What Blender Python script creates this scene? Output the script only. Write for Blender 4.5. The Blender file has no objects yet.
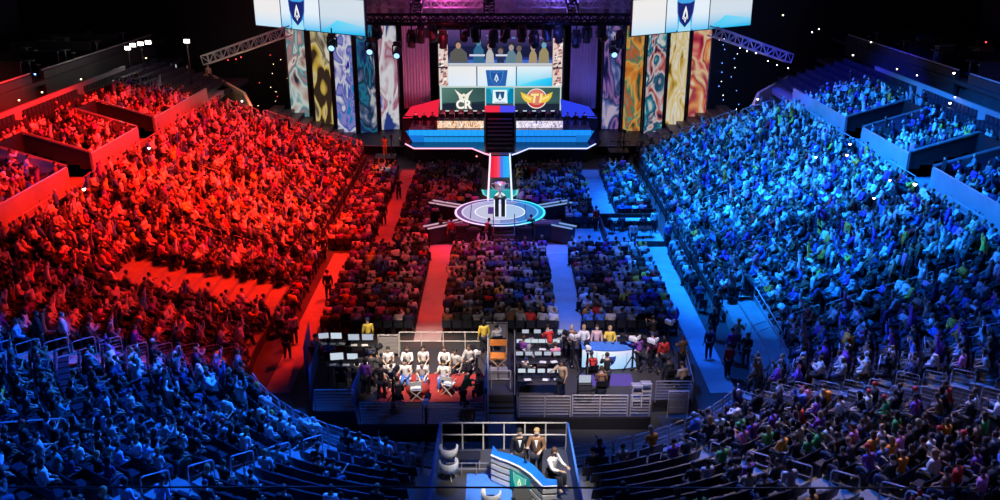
import bpy, bmesh, math, random
import numpy as np
from mathutils import Vector, Matrix, noise as mnoise
random.seed(7)
C = bpy.context.scene.collection
PI = math.pi
R = math.radians
# ------------------------------------------------------------------ camera numbers
PITCH, FPX, HCAM = R(20.0), 900.0, 20.0
def ray(u, v):
    a = (u-500)/FPX; b = (250-v)/FPX
    return (a, math.cos(PITCH)+b*math.sin(PITCH), -math.sin(PITCH)+b*math.cos(PITCH))
def at(u, v, z):                       # where the sight line of a picture point meets height z
    d = ray(u, v); t = (z-HCAM)/d[2]
    return Vector((d[0]*t, d[1]*t, z))
def atY(u, v, Y):                      # where it meets the vertical plane at distance Y
    d = ray(u, v); t = Y/d[1]
    return Vector((d[0]*t, Y, HCAM+d[2]*t))
def proj(p):
    y = p[1]; z = p[2]-HCAM
    dep = y*math.cos(PITCH)-z*math.sin(PITCH)
    up = y*math.sin(PITCH)+z*math.cos(PITCH)
    return 500+FPX*p[0]/dep, 250-FPX*up/dep, dep
ORD = ['zeroth','first','second','third','fourth','fifth','sixth','seventh','eighth','ninth','tenth','eleventh','twelfth','thirteenth','fourteenth','fifteenth','sixteenth','seventeenth','eighteenth','nineteenth','twentieth','twenty-first','twenty-second','twenty-third','twenty-fourth','twenty-fifth','twenty-sixth','twenty-seventh','twenty-eighth','twenty-ninth','thirtieth']
ORD += ['thirty-'+x for x in ORD[1:10]] + ['fortieth'] + ['forty-'+x for x in ORD[1:10]]
# ------------------------------------------------------------------ materials
def newmat(name):
    m = bpy.data.materials.new(name); m.use_nodes = True
    nt = m.node_tree; nt.nodes.clear()
    return m, nt, nt.nodes.new('ShaderNodeOutputMaterial')
def pbr(name, col, rough=0.6, metal=0.0, var=0.25, scale=6.0):
    m, nt, out = newmat(name)
    b = nt.nodes.new('ShaderNodeBsdfPrincipled')
    b.inputs['Roughness'].default_value = rough; b.inputs['Metallic'].default_value = metal
    n = nt.nodes.new('ShaderNodeTexNoise'); n.inputs['Scale'].default_value = scale
    tc = nt.nodes.new('ShaderNodeTexCoord'); nt.links.new(tc.outputs['Object'], n.inputs['Vector'])
    mx = nt.nodes.new('ShaderNodeMix'); mx.data_type = 'RGBA'
    mx.inputs['A'].default_value = (*[c*(1-var) for c in col], 1)
    mx.inputs['B'].default_value = (*[min(1, c*(1+var)) for c in col], 1)
    nt.links.new(n.outputs['Fac'], mx.inputs['Factor'])
    nt.links.new(mx.outputs['Result'], b.inputs['Base Color'])
    nt.links.new(b.outputs[0], out.inputs[0])
    return m
def emis(name, col, s=1.0):
    m, nt, out = newmat(name)
    e = nt.nodes.new('ShaderNodeEmission'); e.inputs[0].default_value = (*col, 1); e.inputs[1].default_value = s
    nt.links.new(e.outputs[0], out.inputs[0]); return m
def emis_attr(name, s=1.0):
    m, nt, out = newmat(name)
    a = nt.nodes.new('ShaderNodeAttribute'); a.attribute_name = 'Col'
    e = nt.nodes.new('ShaderNodeEmission'); e.inputs[1].default_value = s
    nt.links.new(a.outputs['Color'], e.inputs[0]); nt.links.new(e.outputs[0], out.inputs[0]); return m
def tinted(name, rough=0.8, attr=None):          # cloth, skin, hair: the colour is the object's own
    m, nt, out = newmat(name)
    b = nt.nodes.new('ShaderNodeBsdfPrincipled'); b.inputs['Roughness'].default_value = rough
    if attr:
        a = nt.nodes.new('ShaderNodeAttribute'); a.attribute_name = attr; o = a.outputs['Color']
    else:
        a = nt.nodes.new('ShaderNodeObjectInfo'); o = a.outputs['Color']
    nt.links.new(o, b.inputs['Base Color']); nt.links.new(b.outputs[0], out.inputs[0]); return m
def led_art(name, cols, scale, dist, s, seed):   # abstract poster swirl shown on a lit LED banner
    m, nt, out = newmat(name)
    tc = nt.nodes.new('ShaderNodeTexCoord')
    mp = nt.nodes.new('ShaderNodeMapping'); mp.inputs['Location'].default_value = (seed*3.1, seed*1.7, seed*5.3); mp.inputs['Scale'].default_value = (1.7, 1, .75)
    nt.links.new(tc.outputs['Object'], mp.inputs['Vector'])
    n = nt.nodes.new('ShaderNodeTexNoise'); n.inputs['Scale'].default_value = scale
    n.inputs['Distortion'].default_value = dist; n.inputs['Detail'].default_value = 2.5
    nt.links.new(mp.outputs[0], n.inputs['Vector'])
    r = nt.nodes.new('ShaderNodeValToRGB'); r.color_ramp.interpolation = 'LINEAR'
    el = r.color_ramp.elements
    k = len(cols)
    while len(el) < k: el.new(0.5)
    for i, c in enumerate(cols):
        el[i].position = 0.34+0.32*i/(k-1); el[i].color = (*c, 1)
    nt.links.new(n.outputs['Fac'], r.inputs[0])
    e = nt.nodes.new('ShaderNodeEmission'); e.inputs[1].default_value = s
    nt.links.new(r.outputs[0], e.inputs[0]); nt.links.new(e.outputs[0], out.inputs[0]); return m
M = {}
M['concrete'] = pbr('concrete', (0.25,0.25,0.26), 0.8, var=0.3, scale=1.5)
M['dark_floor'] = pbr('dark_floor', (0.055,0.055,0.06), 0.55, var=0.4, scale=0.8)
M['carpet'] = pbr('carpet', (0.38,0.38,0.40), 0.85, var=0.25, scale=1.3)
M['wall'] = pbr('painted_wall', (0.30,0.28,0.28), 0.7, var=0.2, scale=1.0)
M['beige'] = pbr('beige_wall', (0.62,0.50,0.34), 0.7)
M['black'] = pbr('black_paint', (0.012,0.012,0.014), 0.5)
M['black_metal'] = pbr('black_metal', (0.03,0.03,0.035), 0.4, 0.6)
M['black_cloth'] = pbr('black_drape', (0.02,0.02,0.024), 0.9)
M['steel'] = pbr('brushed_steel', (0.55,0.55,0.58), 0.35, 0.8)
M['pale_metal'] = pbr('pale_painted_steel', (0.62,0.58,0.55), 0.5, 0.0)
M['seat'] = pbr('seat_plastic', (0.022,0.024,0.04), 0.45)
M['seat_metal'] = pbr('seat_bracket', (0.05,0.05,0.055), 0.5, 0.5)
M['stage'] = pbr('stage_gloss', (0.02,0.02,0.025), 0.16, var=0.1)
M['stage_matt'] = pbr('stage_side', (0.05,0.045,0.05), 0.5)
M['box'] = pbr('dark_case', (0.13,0.10,0.10), 0.55)
M['wood'] = pbr('plywood', (0.42,0.27,0.15), 0.6, scale=12)
M['blue_cloth'] = pbr('blue_skirt', (0.06,0.22,0.75), 0.8)
M['white'] = pbr('white_plastic', (0.8,0.8,0.8), 0.4, var=0.05)
M['paper'] = pbr('white_paper', (0.82,0.81,0.78), 0.8, var=0.05)
M['red_rug'] = pbr('red_rug', (0.35,0.03,0.03), 0.9)
M['drape'] = pbr('grey_drape', (0.5,0.45,0.5), 0.85, var=0.15, scale=2)
M['orange'] = pbr('orange_canvas', (0.75,0.25,0.04), 0.8)
M['silver'] = pbr('polished_silver', (0.85,0.87,0.9), 0.4, 0.5, var=0.03)
M['screen_attr'] = emis_attr('led_picture', 1.0)
M['screen_white'] = emis('monitor_glow', (0.75,0.88,1.0), .75)
M['lamp_white'] = emis('lamp_white', (1.0,0.9,0.75), 8)
M['lamp_warm'] = emis('lamp_warm', (1.0,0.72,0.35), 6)
M['lamp_blue'] = emis('lamp_blue', (0.12,0.3,1.0), 9)
M['lamp_red'] = emis('lamp_red', (1.0,0.05,0.05), 5)
M['cloth'] = tinted('dyed_cloth', 0.85)
M['skin'] = tinted('skin', 0.55)
M['hair'] = tinted('hair', 0.6)
M['eye'] = pbr('eye_dark', (0.02,0.015,0.01), 0.3)
M['crowd'] = tinted('crowd_cloth_and_skin', 0.8, attr='Col')
# ------------------------------------------------------------------ mesh builder
class MB:
    def __init__(s): s.v = []; s.f = []; s.c = []; s.col = None; s.mi = []; s.m = 0
    def _add(s, vs, fs):
        o = len(s.v); s.v += [tuple(p) for p in vs]; s.f += [tuple(i+o for i in f) for f in fs]
        s.mi += [s.m]*len(fs)
        return s
    def box(s, cx, cy, cz, sx, sy, sz, rz=0, bev=0.0):
        co, si = math.cos(rz), math.sin(rz); hx, hy, hz = sx/2, sy/2, sz/2
        def W(x, y, z): return (cx+x*co-y*si, cy+x*si+y*co, cz+z)
        if bev <= 0:
            vs = [W(x,y,z) for z in (-hz,hz) for x, y in ((-hx,-hy),(hx,-hy),(hx,hy),(-hx,hy))]
            return s._add(vs, [(3,2,1,0),(4,5,6,7),(0,1,5,4),(1,2,6,5),(2,3,7,6),(3,0,4,7)])
        b = min(bev, hx*.9, hy*.9, hz*.9); vs = []
        ring = lambda ex, ey, c: [(-ex+c,-ey),(ex-c,-ey),(ex,-ey+c),(ex,ey-c),(ex-c,ey),(-ex+c,ey),(-ex,ey-c),(-ex,-ey+c)]
        for z, k in ((-hz,1),(-hz+b,0),(hz-b,0),(hz,1)):
            for x, y in ring(hx-b*k*.7, hy-b*k*.7, b): vs.append(W(x,y,z))
        fs = [tuple(range(7,-1,-1)), tuple(range(24,32))]
        for l in range(3):
            for i in range(8):
                j = (i+1) % 8; fs.append((l*8+i, l*8+j, l*8+8+j, l*8+8+i))
        return s._add(vs, fs)
    def prism(s, poly, z0, z1):
        n = len(poly)
        a = sum(poly[i][0]*poly[(i+1)%n][1]-poly[(i+1)%n][0]*poly[i][1] for i in range(n))
        if a < 0: poly = poly[::-1]
        vs = [(x,y,z0) for x, y in poly]+[(x,y,z1) for x, y in poly]
        fs = [tuple(range(n-1,-1,-1)), tuple(range(n,2*n))]+[(i,(i+1)%n,n+(i+1)%n,n+i) for i in range(n)]
        return s._add(vs, fs)
    def quad(s, a, b, c, d): return s._add([a,b,c,d], [(0,1,2,3)])
    def slab(s, quad, n, t):            # a four-cornered plate with thickness t along vector n
        q = [Vector(p) for p in quad]; n = Vector(n).normalized()*t
        vs = q+[p+n for p in q]
        return s._add(vs, [(3,2,1,0),(4,5,6,7),(0,1,5,4),(1,2,6,5),(2,3,7,6),(3,0,4,7)])
    def tube(s, pts, r, seg=6, closed=False):
        pts = [Vector(p) for p in pts]; n = len(pts); vs = []; fs = []
        for i, p in enumerate(pts):
            a = pts[i-1] if (i > 0 or closed) else p; b = pts[(i+1) % n] if (i < n-1 or closed) else p
            t = (b-a).normalized(); ref = Vector((0,0,1)) if abs(t.z) < .9 else Vector((1,0,0))
            u = t.cross(ref).normalized(); w = u.cross(t).normalized()
            for k in range(seg):
                an = 2*PI*k/seg; vs.append(p+u*math.cos(an)*r+w*math.sin(an)*r)
        for i in range(n if closed else n-1):
            j = (i+1) % n
            for k in range(seg):
                l = (k+1) % seg; fs.append((i*seg+k, j*seg+k, j*seg+l, i*seg+l))
        if not closed:
            fs.append(tuple(range(seg))); fs.append(tuple(range((n-1)*seg+seg-1, (n-1)*seg-1, -1)))
        return s._add(vs, fs)
    def lathe(s, prof, c=(0,0,0), seg=16, axis=None):
        n = len(prof); vs = []; fs = []
        for r, z in prof:
            for k in range(seg):
                an = 2*PI*k/seg; vs.append((c[0]+r*math.cos(an), c[1]+r*math.sin(an), c[2]+z))
        for i in range(n-1):
            for k in range(seg):
                l = (k+1) % seg; fs.append((i*seg+k, i*seg+l, (i+1)*seg+l, (i+1)*seg+k))
        fs.append(tuple(range(seg-1,-1,-1))); fs.append(tuple(range((n-1)*seg, n*seg)))
        return s._add(vs, fs)
    def build(s, name, mat, parent=None, smooth=False, loc=None, rz=0):
        me = bpy.data.meshes.new(name); me.from_pydata(s.v, [], s.f)
        mats = mat if isinstance(mat, (list, tuple)) else [mat]
        for m in mats: me.materials.append(M[m] if isinstance(m, str) else m)
        if len(mats) > 1: me.polygons.foreach_set('material_index', s.mi)
        if smooth: me.polygons.foreach_set('use_smooth', [True]*len(me.polygons))
        me.update()
        o = bpy.data.objects.new(name, me); C.objects.link(o)
        if parent: o.parent = parent
        if loc: o.location = loc
        o.rotation_euler.z = rz
        return o
def tag(o, label=None, cat=None, group=None, kind=None):
    if label: o['label'] = label
    if cat: o['category'] = cat
    if group: o['group'] = group
    if kind: o['kind'] = kind
    return o
def thing(name, label, cat, loc=(0,0,0), rz=0, group=None):
    o = bpy.data.objects.new(name, None); C.objects.link(o)
    o.location = loc; o.rotation_euler.z = rz; o.empty_display_size = .1
    return tag(o, label, cat, group)
def copy_tree(o, parent=None):
    c = o.copy(); C.objects.link(c); c.parent = parent
    for ch in list(o.children): copy_tree(ch, c)
    return c
def struct(o): o['kind'] = 'structure'; return o
# ------------------------------------------------------------------ flat picture content of LED screens (colours are what the screen shows)
class Pic:
    def __init__(s): s.v = []; s.f = []; s.c = []; s.layer = 0
    def poly(s, pts, col, cols=None):
        s.layer += 1
        o = len(s.v); y = -0.004*s.layer
        for i, (x, z) in enumerate(pts):
            s.v.append((x, y, z)); s.c.append((*(cols[i] if cols else col), 1))
        s.f.append(tuple(range(o, o+len(pts))))
    def rect(s, x0, z0, x1, z1, col, top=None, right=None):
        tl = top or col; cols = [col, right or col, (right or tl), tl]
        s.poly([(x0,z0),(x1,z0),(x1,z1),(x0,z1)], col, cols)
    def disc(s, cx, cz, rx, rz, col, n=16):
        s.poly([(cx+rx*math.cos(2*PI*i/n), cz+rz*math.sin(2*PI*i/n)) for i in range(n)], col)
    def text(s, txt, cx, cz, h, col, shear=0.0, bold=0.0):
        cu = bpy.data.curves.new('t', 'FONT'); cu.body = txt; cu.size = h; cu.align_x = 'CENTER'; cu.align_y = 'CENTER'; cu.shear = shear; cu.offset = bold
        ob = bpy.data.objects.new('t', cu); C.objects.link(ob)
        dg = bpy.context.evaluated_depsgraph_get(); me = bpy.data.meshes.new_from_object(ob.evaluated_get(dg))
        s.layer += 1; o = len(s.v)
        for v in me.vertices: s.v.append((cx+v.co.x, -0.004*s.layer, cz+v.co.y)); s.c.append((*col, 1))
        for p in me.polygons: s.f.append(tuple(i+o for i in p.vertices))
        bpy.data.objects.remove(ob); bpy.data.meshes.remove(me); bpy.data.curves.remove(cu)
    def emblem(s, cx, cz, h, shield, edge, white):   # shield with a tall pointed crest
        w = h*.46
        sh = [(-w,.5*h),(-w*.9,.05*h),(-w*.55,-.28*h),(0,-.5*h),(w*.55,-.28*h),(w*.9,.05*h),(w,.5*h),(w*.5,.42*h),(-w*.5,.42*h)]
        s.poly([(cx+x*1.12, cz+z*1.06) for x, z in sh], edge)
        s.poly([(cx+x, cz+z) for x, z in sh], shield)
        s.poly([(cx, cz+.34*h),(cx-.10*h, cz+.12*h),(cx-.17*h, cz-.16*h),(cx-.06*h, cz-.22*h),(cx, cz-.34*h),(cx+.06*h, cz-.22*h),(cx+.17*h, cz-.16*h),(cx+.10*h, cz+.12*h)], white)
        s.poly([(cx, cz+.12*h),(cx-.06*h, cz-.08*h),(cx, cz-.14*h),(cx+.06*h, cz-.08*h)], shield)
        s.poly([(cx-.12*h, cz-.10*h),(cx-.02*h, cz-.20*h),(cx-.02*h, cz-.24*h),(cx-.13*h, cz-.13*h)], shield)
        s.poly([(cx+.12*h, cz-.10*h),(cx+.02*h, cz-.20*h),(cx+.02*h, cz-.24*h),(cx+.13*h, cz-.13*h)], shield)
    def build(s, name, parent, strength=None):
        me = bpy.data.meshes.new(name); me.from_pydata(s.v, [], s.f)
        a = me.attributes.new('Col', 'FLOAT_COLOR', 'POINT')
        a.data.foreach_set('color', [x for c in s.c for x in c])
        me.materials.append(M['screen_attr']); me.update()
        o = bpy.data.objects.new(name, me); C.objects.link(o); o.parent = parent; return o
# ------------------------------------------------------------------ people
def skin_mesh(name, nodes, edges, level, root):
    names = list(nodes); idx = {n:i for i, n in enumerate(names)}
    me = bpy.data.meshes.new('tmp'); me.from_pydata([nodes[n][0] for n in names], [(idx[a], idx[b]) for a, b in edges], [])
    ob = bpy.data.objects.new('tmp', me); C.objects.link(ob)
    sk = ob.modifiers.new('s', 'SKIN'); sk.use_smooth_shade = True; sk.branch_smoothing = 0.3
    for i, n in enumerate(names):
        r = nodes[n][1]; d = me.skin_vertices[0].data[i]; d.radius = (r, r); d.use_root = (n == root)
    if level:
        ss = ob.modifiers.new('u', 'SUBSURF'); ss.levels = level
    dg = bpy.context.evaluated_depsgraph_get(); dg.update()
    out = bpy.data.meshes.new_from_object(ob.evaluated_get(dg)); out.name = name
    bpy.data.objects.remove(ob); bpy.data.meshes.remove(me)
    return out
def skeleton(kind, arms, lean=0.0, stride=0.0):
    n = {}; e = []
    def add(k, p, r, parent=None):
        n[k] = (Vector(p), r)
        if parent: e.append((parent, k))
    hz = .52 if kind == 'sit' else .94
    L = lambda h: lean*(h-hz)
    add('pelvis', (0,0,hz), .145)
    add('waist', (0,L(hz+.2),hz+.20), .130, 'pelvis')
    add('chest', (0,L(hz+.40),hz+.40), .150, 'waist')
    add('collar', (0,L(hz+.53),hz+.53), .085, 'chest')
    add('neck', (0,L(hz+.60)+.005,hz+.60), .052, 'collar')
    add('jaw', (0,L(hz+.68)+.03,hz+.665), .070, 'neck')
    add('brow', (0,L(hz+.76)+.03,hz+.755), .092, 'jaw')
    add('crown', (0,L(hz+.83)+.015,hz+.83), .070, 'brow')
    for sg, S in ((-1,'l'),(1,'r')):
        el, wr = arms[S]
        add('shoulder'+S, (sg*.175, L(hz+.49), hz+.485), .068, 'collar')
        add('elbow'+S, (sg*el[0], el[1]+L(hz+.3), hz+el[2]), .046, 'shoulder'+S)
        add('wrist'+S, (sg*wr[0], wr[1]+L(hz+.3), hz+wr[2]), .030, 'elbow'+S)
        if kind == 'sit':
            add('hip'+S, (sg*.095,.04,.515), .095, 'pelvis')
            add('knee'+S, (sg*.125,.40,.51), .066, 'hip'+S)
            add('ankle'+S, (sg*.13,.40,.11), .042, 'knee'+S)
            add('toe'+S, (sg*.14,.53,.045), .036, 'ankle'+S)
        else:
            st = stride*sg
            add('hip'+S, (sg*.095,.0,.86), .095, 'pelvis')
            add('knee'+S, (sg*.11,.03+st*.5,.48), .064, 'hip'+S)
            add('ankle'+S, (sg*.12,st-.01,.09), .042, 'knee'+S)
            add('toe'+S, (sg*.14,st+.13,.045), .036, 'ankle'+S)
    return n, e
def with_hands(n, e):
    n = dict(n); e = list(e)
    b = n['brow'][0]
    n['nose'] = (b+Vector((0,.10,-.02)), .016); e.append(('brow','nose'))
    for sg, S in ((-1,'l'),(1,'r')):
        n['ear'+S] = (b+Vector((sg*.092,-.012,-.02)), .018); e.append(('brow','ear'+S))
        v = (n['wrist'+S][0]-n['elbow'+S][0]).normalized()
        side = v.cross(Vector((0,0,1)))
        side = side.normalized() if side.length > .1 else Vector((1,0,0))
        up = side.cross(v).normalized()
        w = n['wrist'+S][0]
        n['palm'+S] = (w+v*.075, .034); e.append(('wrist'+S,'palm'+S))
        for i in range(4):
            ln = (.062,.075,.07,.052)[i]; o = side*(i-1.5)*.021*(1 if S == 'l' else -1)
            n[f'k{i}'+S] = (w+v*.115+o*1.05, .0105); e.append(('palm'+S, f'k{i}'+S))
            n[f't{i}'+S] = (w+v*(.115+ln)+o*1.15-up*.016*(1+i*.2), .008); e.append((f'k{i}'+S, f't{i}'+S))
        so = side*(-.045 if S == 'l' else .045)
        n['th'+S] = (w+v*.075+so, .011); e.append(('palm'+S,'th'+S))
        n['tt'+S] = (w+v*.115+so*1.35-up*.012, .009); e.append(('th'+S,'tt'+S))
    return n, e
def hair_mesh(name, style):
    bm = bmesh.new(); bmesh.ops.create_uvsphere(bm, u_segments=14, v_segments=10, radius=1)
    for v in bm.verts:
        x, y, z = v.co
        k = 1.0
        v.co = Vector((x*.104, y*.112-.008, z*.118))
        if style == 'long' and y < .1 and z < 0.1: v.co.z -= .16*(0.1-z)*1.2; v.co.y -= .02
        v.co += Vector((0,0,.012))
    low = {'short': -.035, 'long': -1, 'cap': .012}[style]
    kill = [v for v in bm.verts if (v.co.y > .035 and v.co.z < .045) or (v.co.z < low)]
    bmesh.ops.delete(bm, geom=kill, context='VERTS')
    if style == 'cap':
        vs = [bm.verts.new((x, y, .05)) for x, y in ((-.075,.07),(.075,.07),(.055,.175),(-.055,.175))]
        f = bm.faces.new(vs)
        bmesh.ops.extrude_face_region(bm, geom=[f])
    me = bpy.data.meshes.new(name); bm.to_mesh(me); bm.free()
    me.polygons.foreach_set('use_smooth', [True]*len(me.polygons)); return me
ARMS = {
 'lap':   {'l':((.24,.04,.24),(.13,.27,.12)), 'r':((.24,.04,.24),(.13,.27,.12))},
 'desk':  {'l':((.25,.16,.26),(.16,.40,.26)), 'r':((.25,.16,.26),(.16,.40,.26))},
 'clap':  {'l':((.25,.17,.30),(.06,.34,.44)), 'r':((.25,.17,.30),(.06,.34,.44))},
 'cheer': {'l':((.27,.06,.66),(.21,.12,.92)), 'r':((.27,.06,.66),(.21,.12,.92))},
 'phone': {'l':((.24,.04,.24),(.13,.27,.12)), 'r':((.24,.22,.46),(.10,.34,.66))},
 'wave':  {'l':((.30,.05,.60),(.33,.08,.86)), 'r':((.24,.06,.24),(.14,.28,.14))},
 'down':  {'l':((.24,-.02,.22),(.25,.06,-.02)), 'r':((.24,-.02,.22),(.25,.06,-.02))},
 'camera':{'l':((.25,.18,.30),(.14,.36,.46)), 'r':((.27,.14,.28),(.16,.34,.40))},
 'point': {'l':((.24,-.02,.22),(.24,.12,.04)), 'r':((.27,.22,.42),(.24,.50,.46))},
 'talk':  {'l':((.25,.08,.26),(.14,.32,.26)), 'r':((.26,.12,.28),(.24,.38,.40))},
}
POSES = {}
def pose_set(key, kind, arms, lean=0.0, stride=0.0):
    n, e = skeleton(kind, ARMS[arms], lean, stride)
    hn, he = with_hands(n, e)
    for k in list(hn):
        f = .84 if k in ('pelvis','waist','chest','collar','hipl','hipr') else .76 if k[:5] == 'shoul' else 1
        hn[k] = (hn[k][0], hn[k][1]*f)
    body = skin_mesh('body_'+key, hn, he, 1, 'pelvis')
    # eyes are part of the one body mesh (second material)
    bm = bmesh.new(); bm.from_mesh(body); b = n['brow'][0]
    for sg in (-1,1):
        r = bmesh.ops.create_icosphere(bm, subdivisions=1, radius=.014, matrix=Matrix.Translation(b+Vector((sg*.034,.078,.002))))
        for v in r['verts']:
            for f in v.link_faces: f.material_index = 1
    bm.to_mesh(body); bm.free(); body.materials.clear(); body.materials.append(M['skin']); body.materials.append(M['eye'])
    grow = lambda keys, g: {k:(n[k][0], n[k][1]+g) for k in keys}
    tk = ['pelvis','waist','chest','collar']+[a+s for a in ('shoulder','elbow','wrist') for s in 'lr']
    top = grow(tk, .016)
    for s in 'lr': top['wrist'+s] = (n['elbow'+s][0].lerp(n['wrist'+s][0], .88), .042)
    top['collar'] = (n['collar'][0]+Vector((0,0,.03)), .112)
    for s in 'lr': top['shoulder'+s] = (n['shoulder'+s][0]+Vector((0,0,.02)), .100)
    top['chest'] = (n['chest'][0]+Vector((0,0,.02)), .178); top['pelvis'] = (n['pelvis'][0], .168)
    te = [(a,b_) for a, b_ in e if a in top and b_ in top]
    topm = skin_mesh('top_'+key, top, te, 1, 'pelvis'); topm.materials.clear(); topm.materials.append(M['cloth'])
    short = {k:v for k, v in top.items()}
    for s in 'lr':
        del short['wrist'+s]; short['elbow'+s] = (n['shoulder'+s][0].lerp(n['elbow'+s][0], .75), .062)
    shortm = skin_mesh('tee_'+key, short, [(a,b_) for a, b_ in te if a in short and b_ in short], 1, 'pelvis'); shortm.materials.clear(); shortm.materials.append(M['cloth'])
    lk = ['pelvis']+[a+s for a in ('hip','knee','ankle') for s in 'lr']
    leg = grow(lk, .016); leg['pelvis'] = (n['pelvis'][0]-Vector((0,0,.03)), .155)
    legm = skin_mesh('legs_'+key, leg, [(a,b_) for a, b_ in e if a in leg and b_ in leg], 1, 'pelvis'); legm.materials.clear(); legm.materials.append(M['cloth'])
    POSES[key] = dict(n=n, e=e, body=body, top=topm, tee=shortm, legs=legm, head=b)
pose_set('sit_lap','sit','lap',0.02); pose_set('sit_lean','sit','lap',0.28); pose_set('sit_clap','sit','clap',0.08)
pose_set('sit_cheer','sit','cheer'); pose_set('sit_phone','sit','phone',0.05); pose_set('sit_desk','sit','desk',0.10)
pose_set('sit_talk','sit','talk',0.0); pose_set('sit_wave','sit','wave')
pose_set('stand','stand','down',0,0.05); pose_set('stand_cheer','stand','cheer',0,0.03); pose_set('stand_camera','stand','camera',0.05,0.10)
pose_set('stand_point','stand','point',0.03,0.08); pose_set('stand_bend','stand','desk',0.45,0.06); pose_set('stand_talk','stand','talk',0,0.04)
HAIR = {s: hair_mesh('hair_'+s, s) for s in ('short','long','cap')}
for h in HAIR.values(): h.materials.append(M['hair'])
SKINS = [(.62,.40,.28),(.50,.30,.20),(.70,.48,.36),(.34,.19,.11),(.16,.085,.05)]
HAIRC = {'black':(.012,.01,.01),'brown':(.07,.035,.018),'fair':(.42,.27,.12),'grey':(.35,.35,.36)}
TOPC = {'white':(.80,.80,.80),'pale grey':(.5,.5,.52),'pale blue':(.35,.52,.80),'blue':(.06,.16,.55),'navy':(.02,.03,.10),'black':(.014,.014,.016),'dark grey':(.07,.07,.075),'red':(.62,.03,.03),'orange':(.85,.30,.03),'green':(.06,.36,.09),'purple':(.24,.06,.38),'pink':(.80,.22,.42),'teal':(.04,.34,.34),'brown':(.20,.10,.05),'yellow':(.82,.60,.08),'tan':(.50,.36,.22),'pale pink':(.75,.5,.5)}
LEGC = [(.015,.017,.03),(.02,.02,.02),(.04,.06,.12),(.10,.09,.08)]
N_PEOPLE = 0
def person(pose, loc, rz, label, top='black', hair='short', hairc='black', skin=0, legc=None, tee=False, scale=1.0, group=None):
    global N_PEOPLE; N_PEOPLE += 1
    P = POSES[pose]
    o = bpy.data.objects.new('person', P['body']); C.objects.link(o)
    o.location = loc; o.rotation_euler.z = rz; o.scale = (scale,)*3; o.color = (*SKINS[skin], 1)
    tag(o, label, 'person', group)
    for nm, me, col in (('shirt' if tee else 'jacket', P['tee'] if tee else P['top'], TOPC[top]), ('trousers', P['legs'], legc or LEGC[0])):
        c = bpy.data.objects.new(nm, me); C.objects.link(c); c.parent = o; c.color = (*col, 1)
    c = bpy.data.objects.new('hair' if hair != 'cap' else 'cap', HAIR[hair]); C.objects.link(c); c.parent = o; c.location = P['head']
    c.color = (*(HAIRC[hairc] if hairc in HAIRC else TOPC[hairc]), 1)
    return o
# light-weight people for the mass of the crowd
LOWP = {}
def tri_arrays(me):
    bm = bmesh.new(); bm.from_mesh(me); bmesh.ops.triangulate(bm, faces=bm.faces[:])
    v = np.array([x.co[:] for x in bm.verts]); f = np.array([[q.index for q in p.verts] for p in bm.faces]); bm.free(); return v, f
def low_person(key):
    P = POSES[key]; n = P['n']; e = P['e']; vs = []; fs = []; ci = []; o = 0
    def put(v, f, c):
        nonlocal o
        vs.append(v); fs.append(f+o); ci.append(np.full(len(v), c)); o += len(v)
    def ico(c, r, idx, sub=1):
        bm = bmesh.new(); bmesh.ops.create_icosphere(bm, subdivisions=sub, radius=1)
        for v in bm.verts: v.co = Vector((v.co.x*r[0]+c[0], v.co.y*r[1]+c[1], v.co.z*r[2]+c[2]))
        me = bpy.data.meshes.new('x'); bm.to_mesh(me); bm.free(); a = tri_arrays(me); bpy.data.meshes.remove(me); put(a[0], a[1], idx)
    b = n['brow'][0]
    ico(b+Vector((0,.005,-.03)), (.082,.095,.125), 0, 2)
    ico(b+Vector((0,-.022,.03)), (.095,.098,.10), 3, 2)
    for s in 'lr':
        w = n['wrist'+s][0]; d = (w-n['elbow'+s][0]).normalized(); ico(w+d*.06, (.04,.05,.05), 0)
    g = lambda keys, k: {q:(n[q][0], n[q][1]+k) for q in keys}
    top = g(['pelvis','waist','chest','collar']+[a+s for a in ('shoulder','elbow','wrist') for s in 'lr'], .015)
    me = skin_mesh('x', top, [(a,c) for a, c in e if a in top and c in top], 0, 'pelvis'); a = tri_arrays(me); put(a[0], a[1], 1); bpy.data.meshes.remove(me)
    leg = g(['pelvis']+[a+s for a in ('hip','knee','ankle','toe') for s in 'lr'], .012)
    me = skin_mesh('x', leg, [(a,c) for a, c in e if a in leg and c in leg], 0, 'pelvis'); a = tri_arrays(me); put(a[0], a[1], 2); bpy.data.meshes.remove(me)
    LOWP[key] = (np.vstack(vs), np.vstack(fs), np.concatenate(ci))
LOW_KEYS = ['sit_lap','sit_lean','sit_clap','sit_cheer','sit_phone','sit_wave','stand','stand_cheer']
for k in LOW_KEYS: low_person(k)
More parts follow.
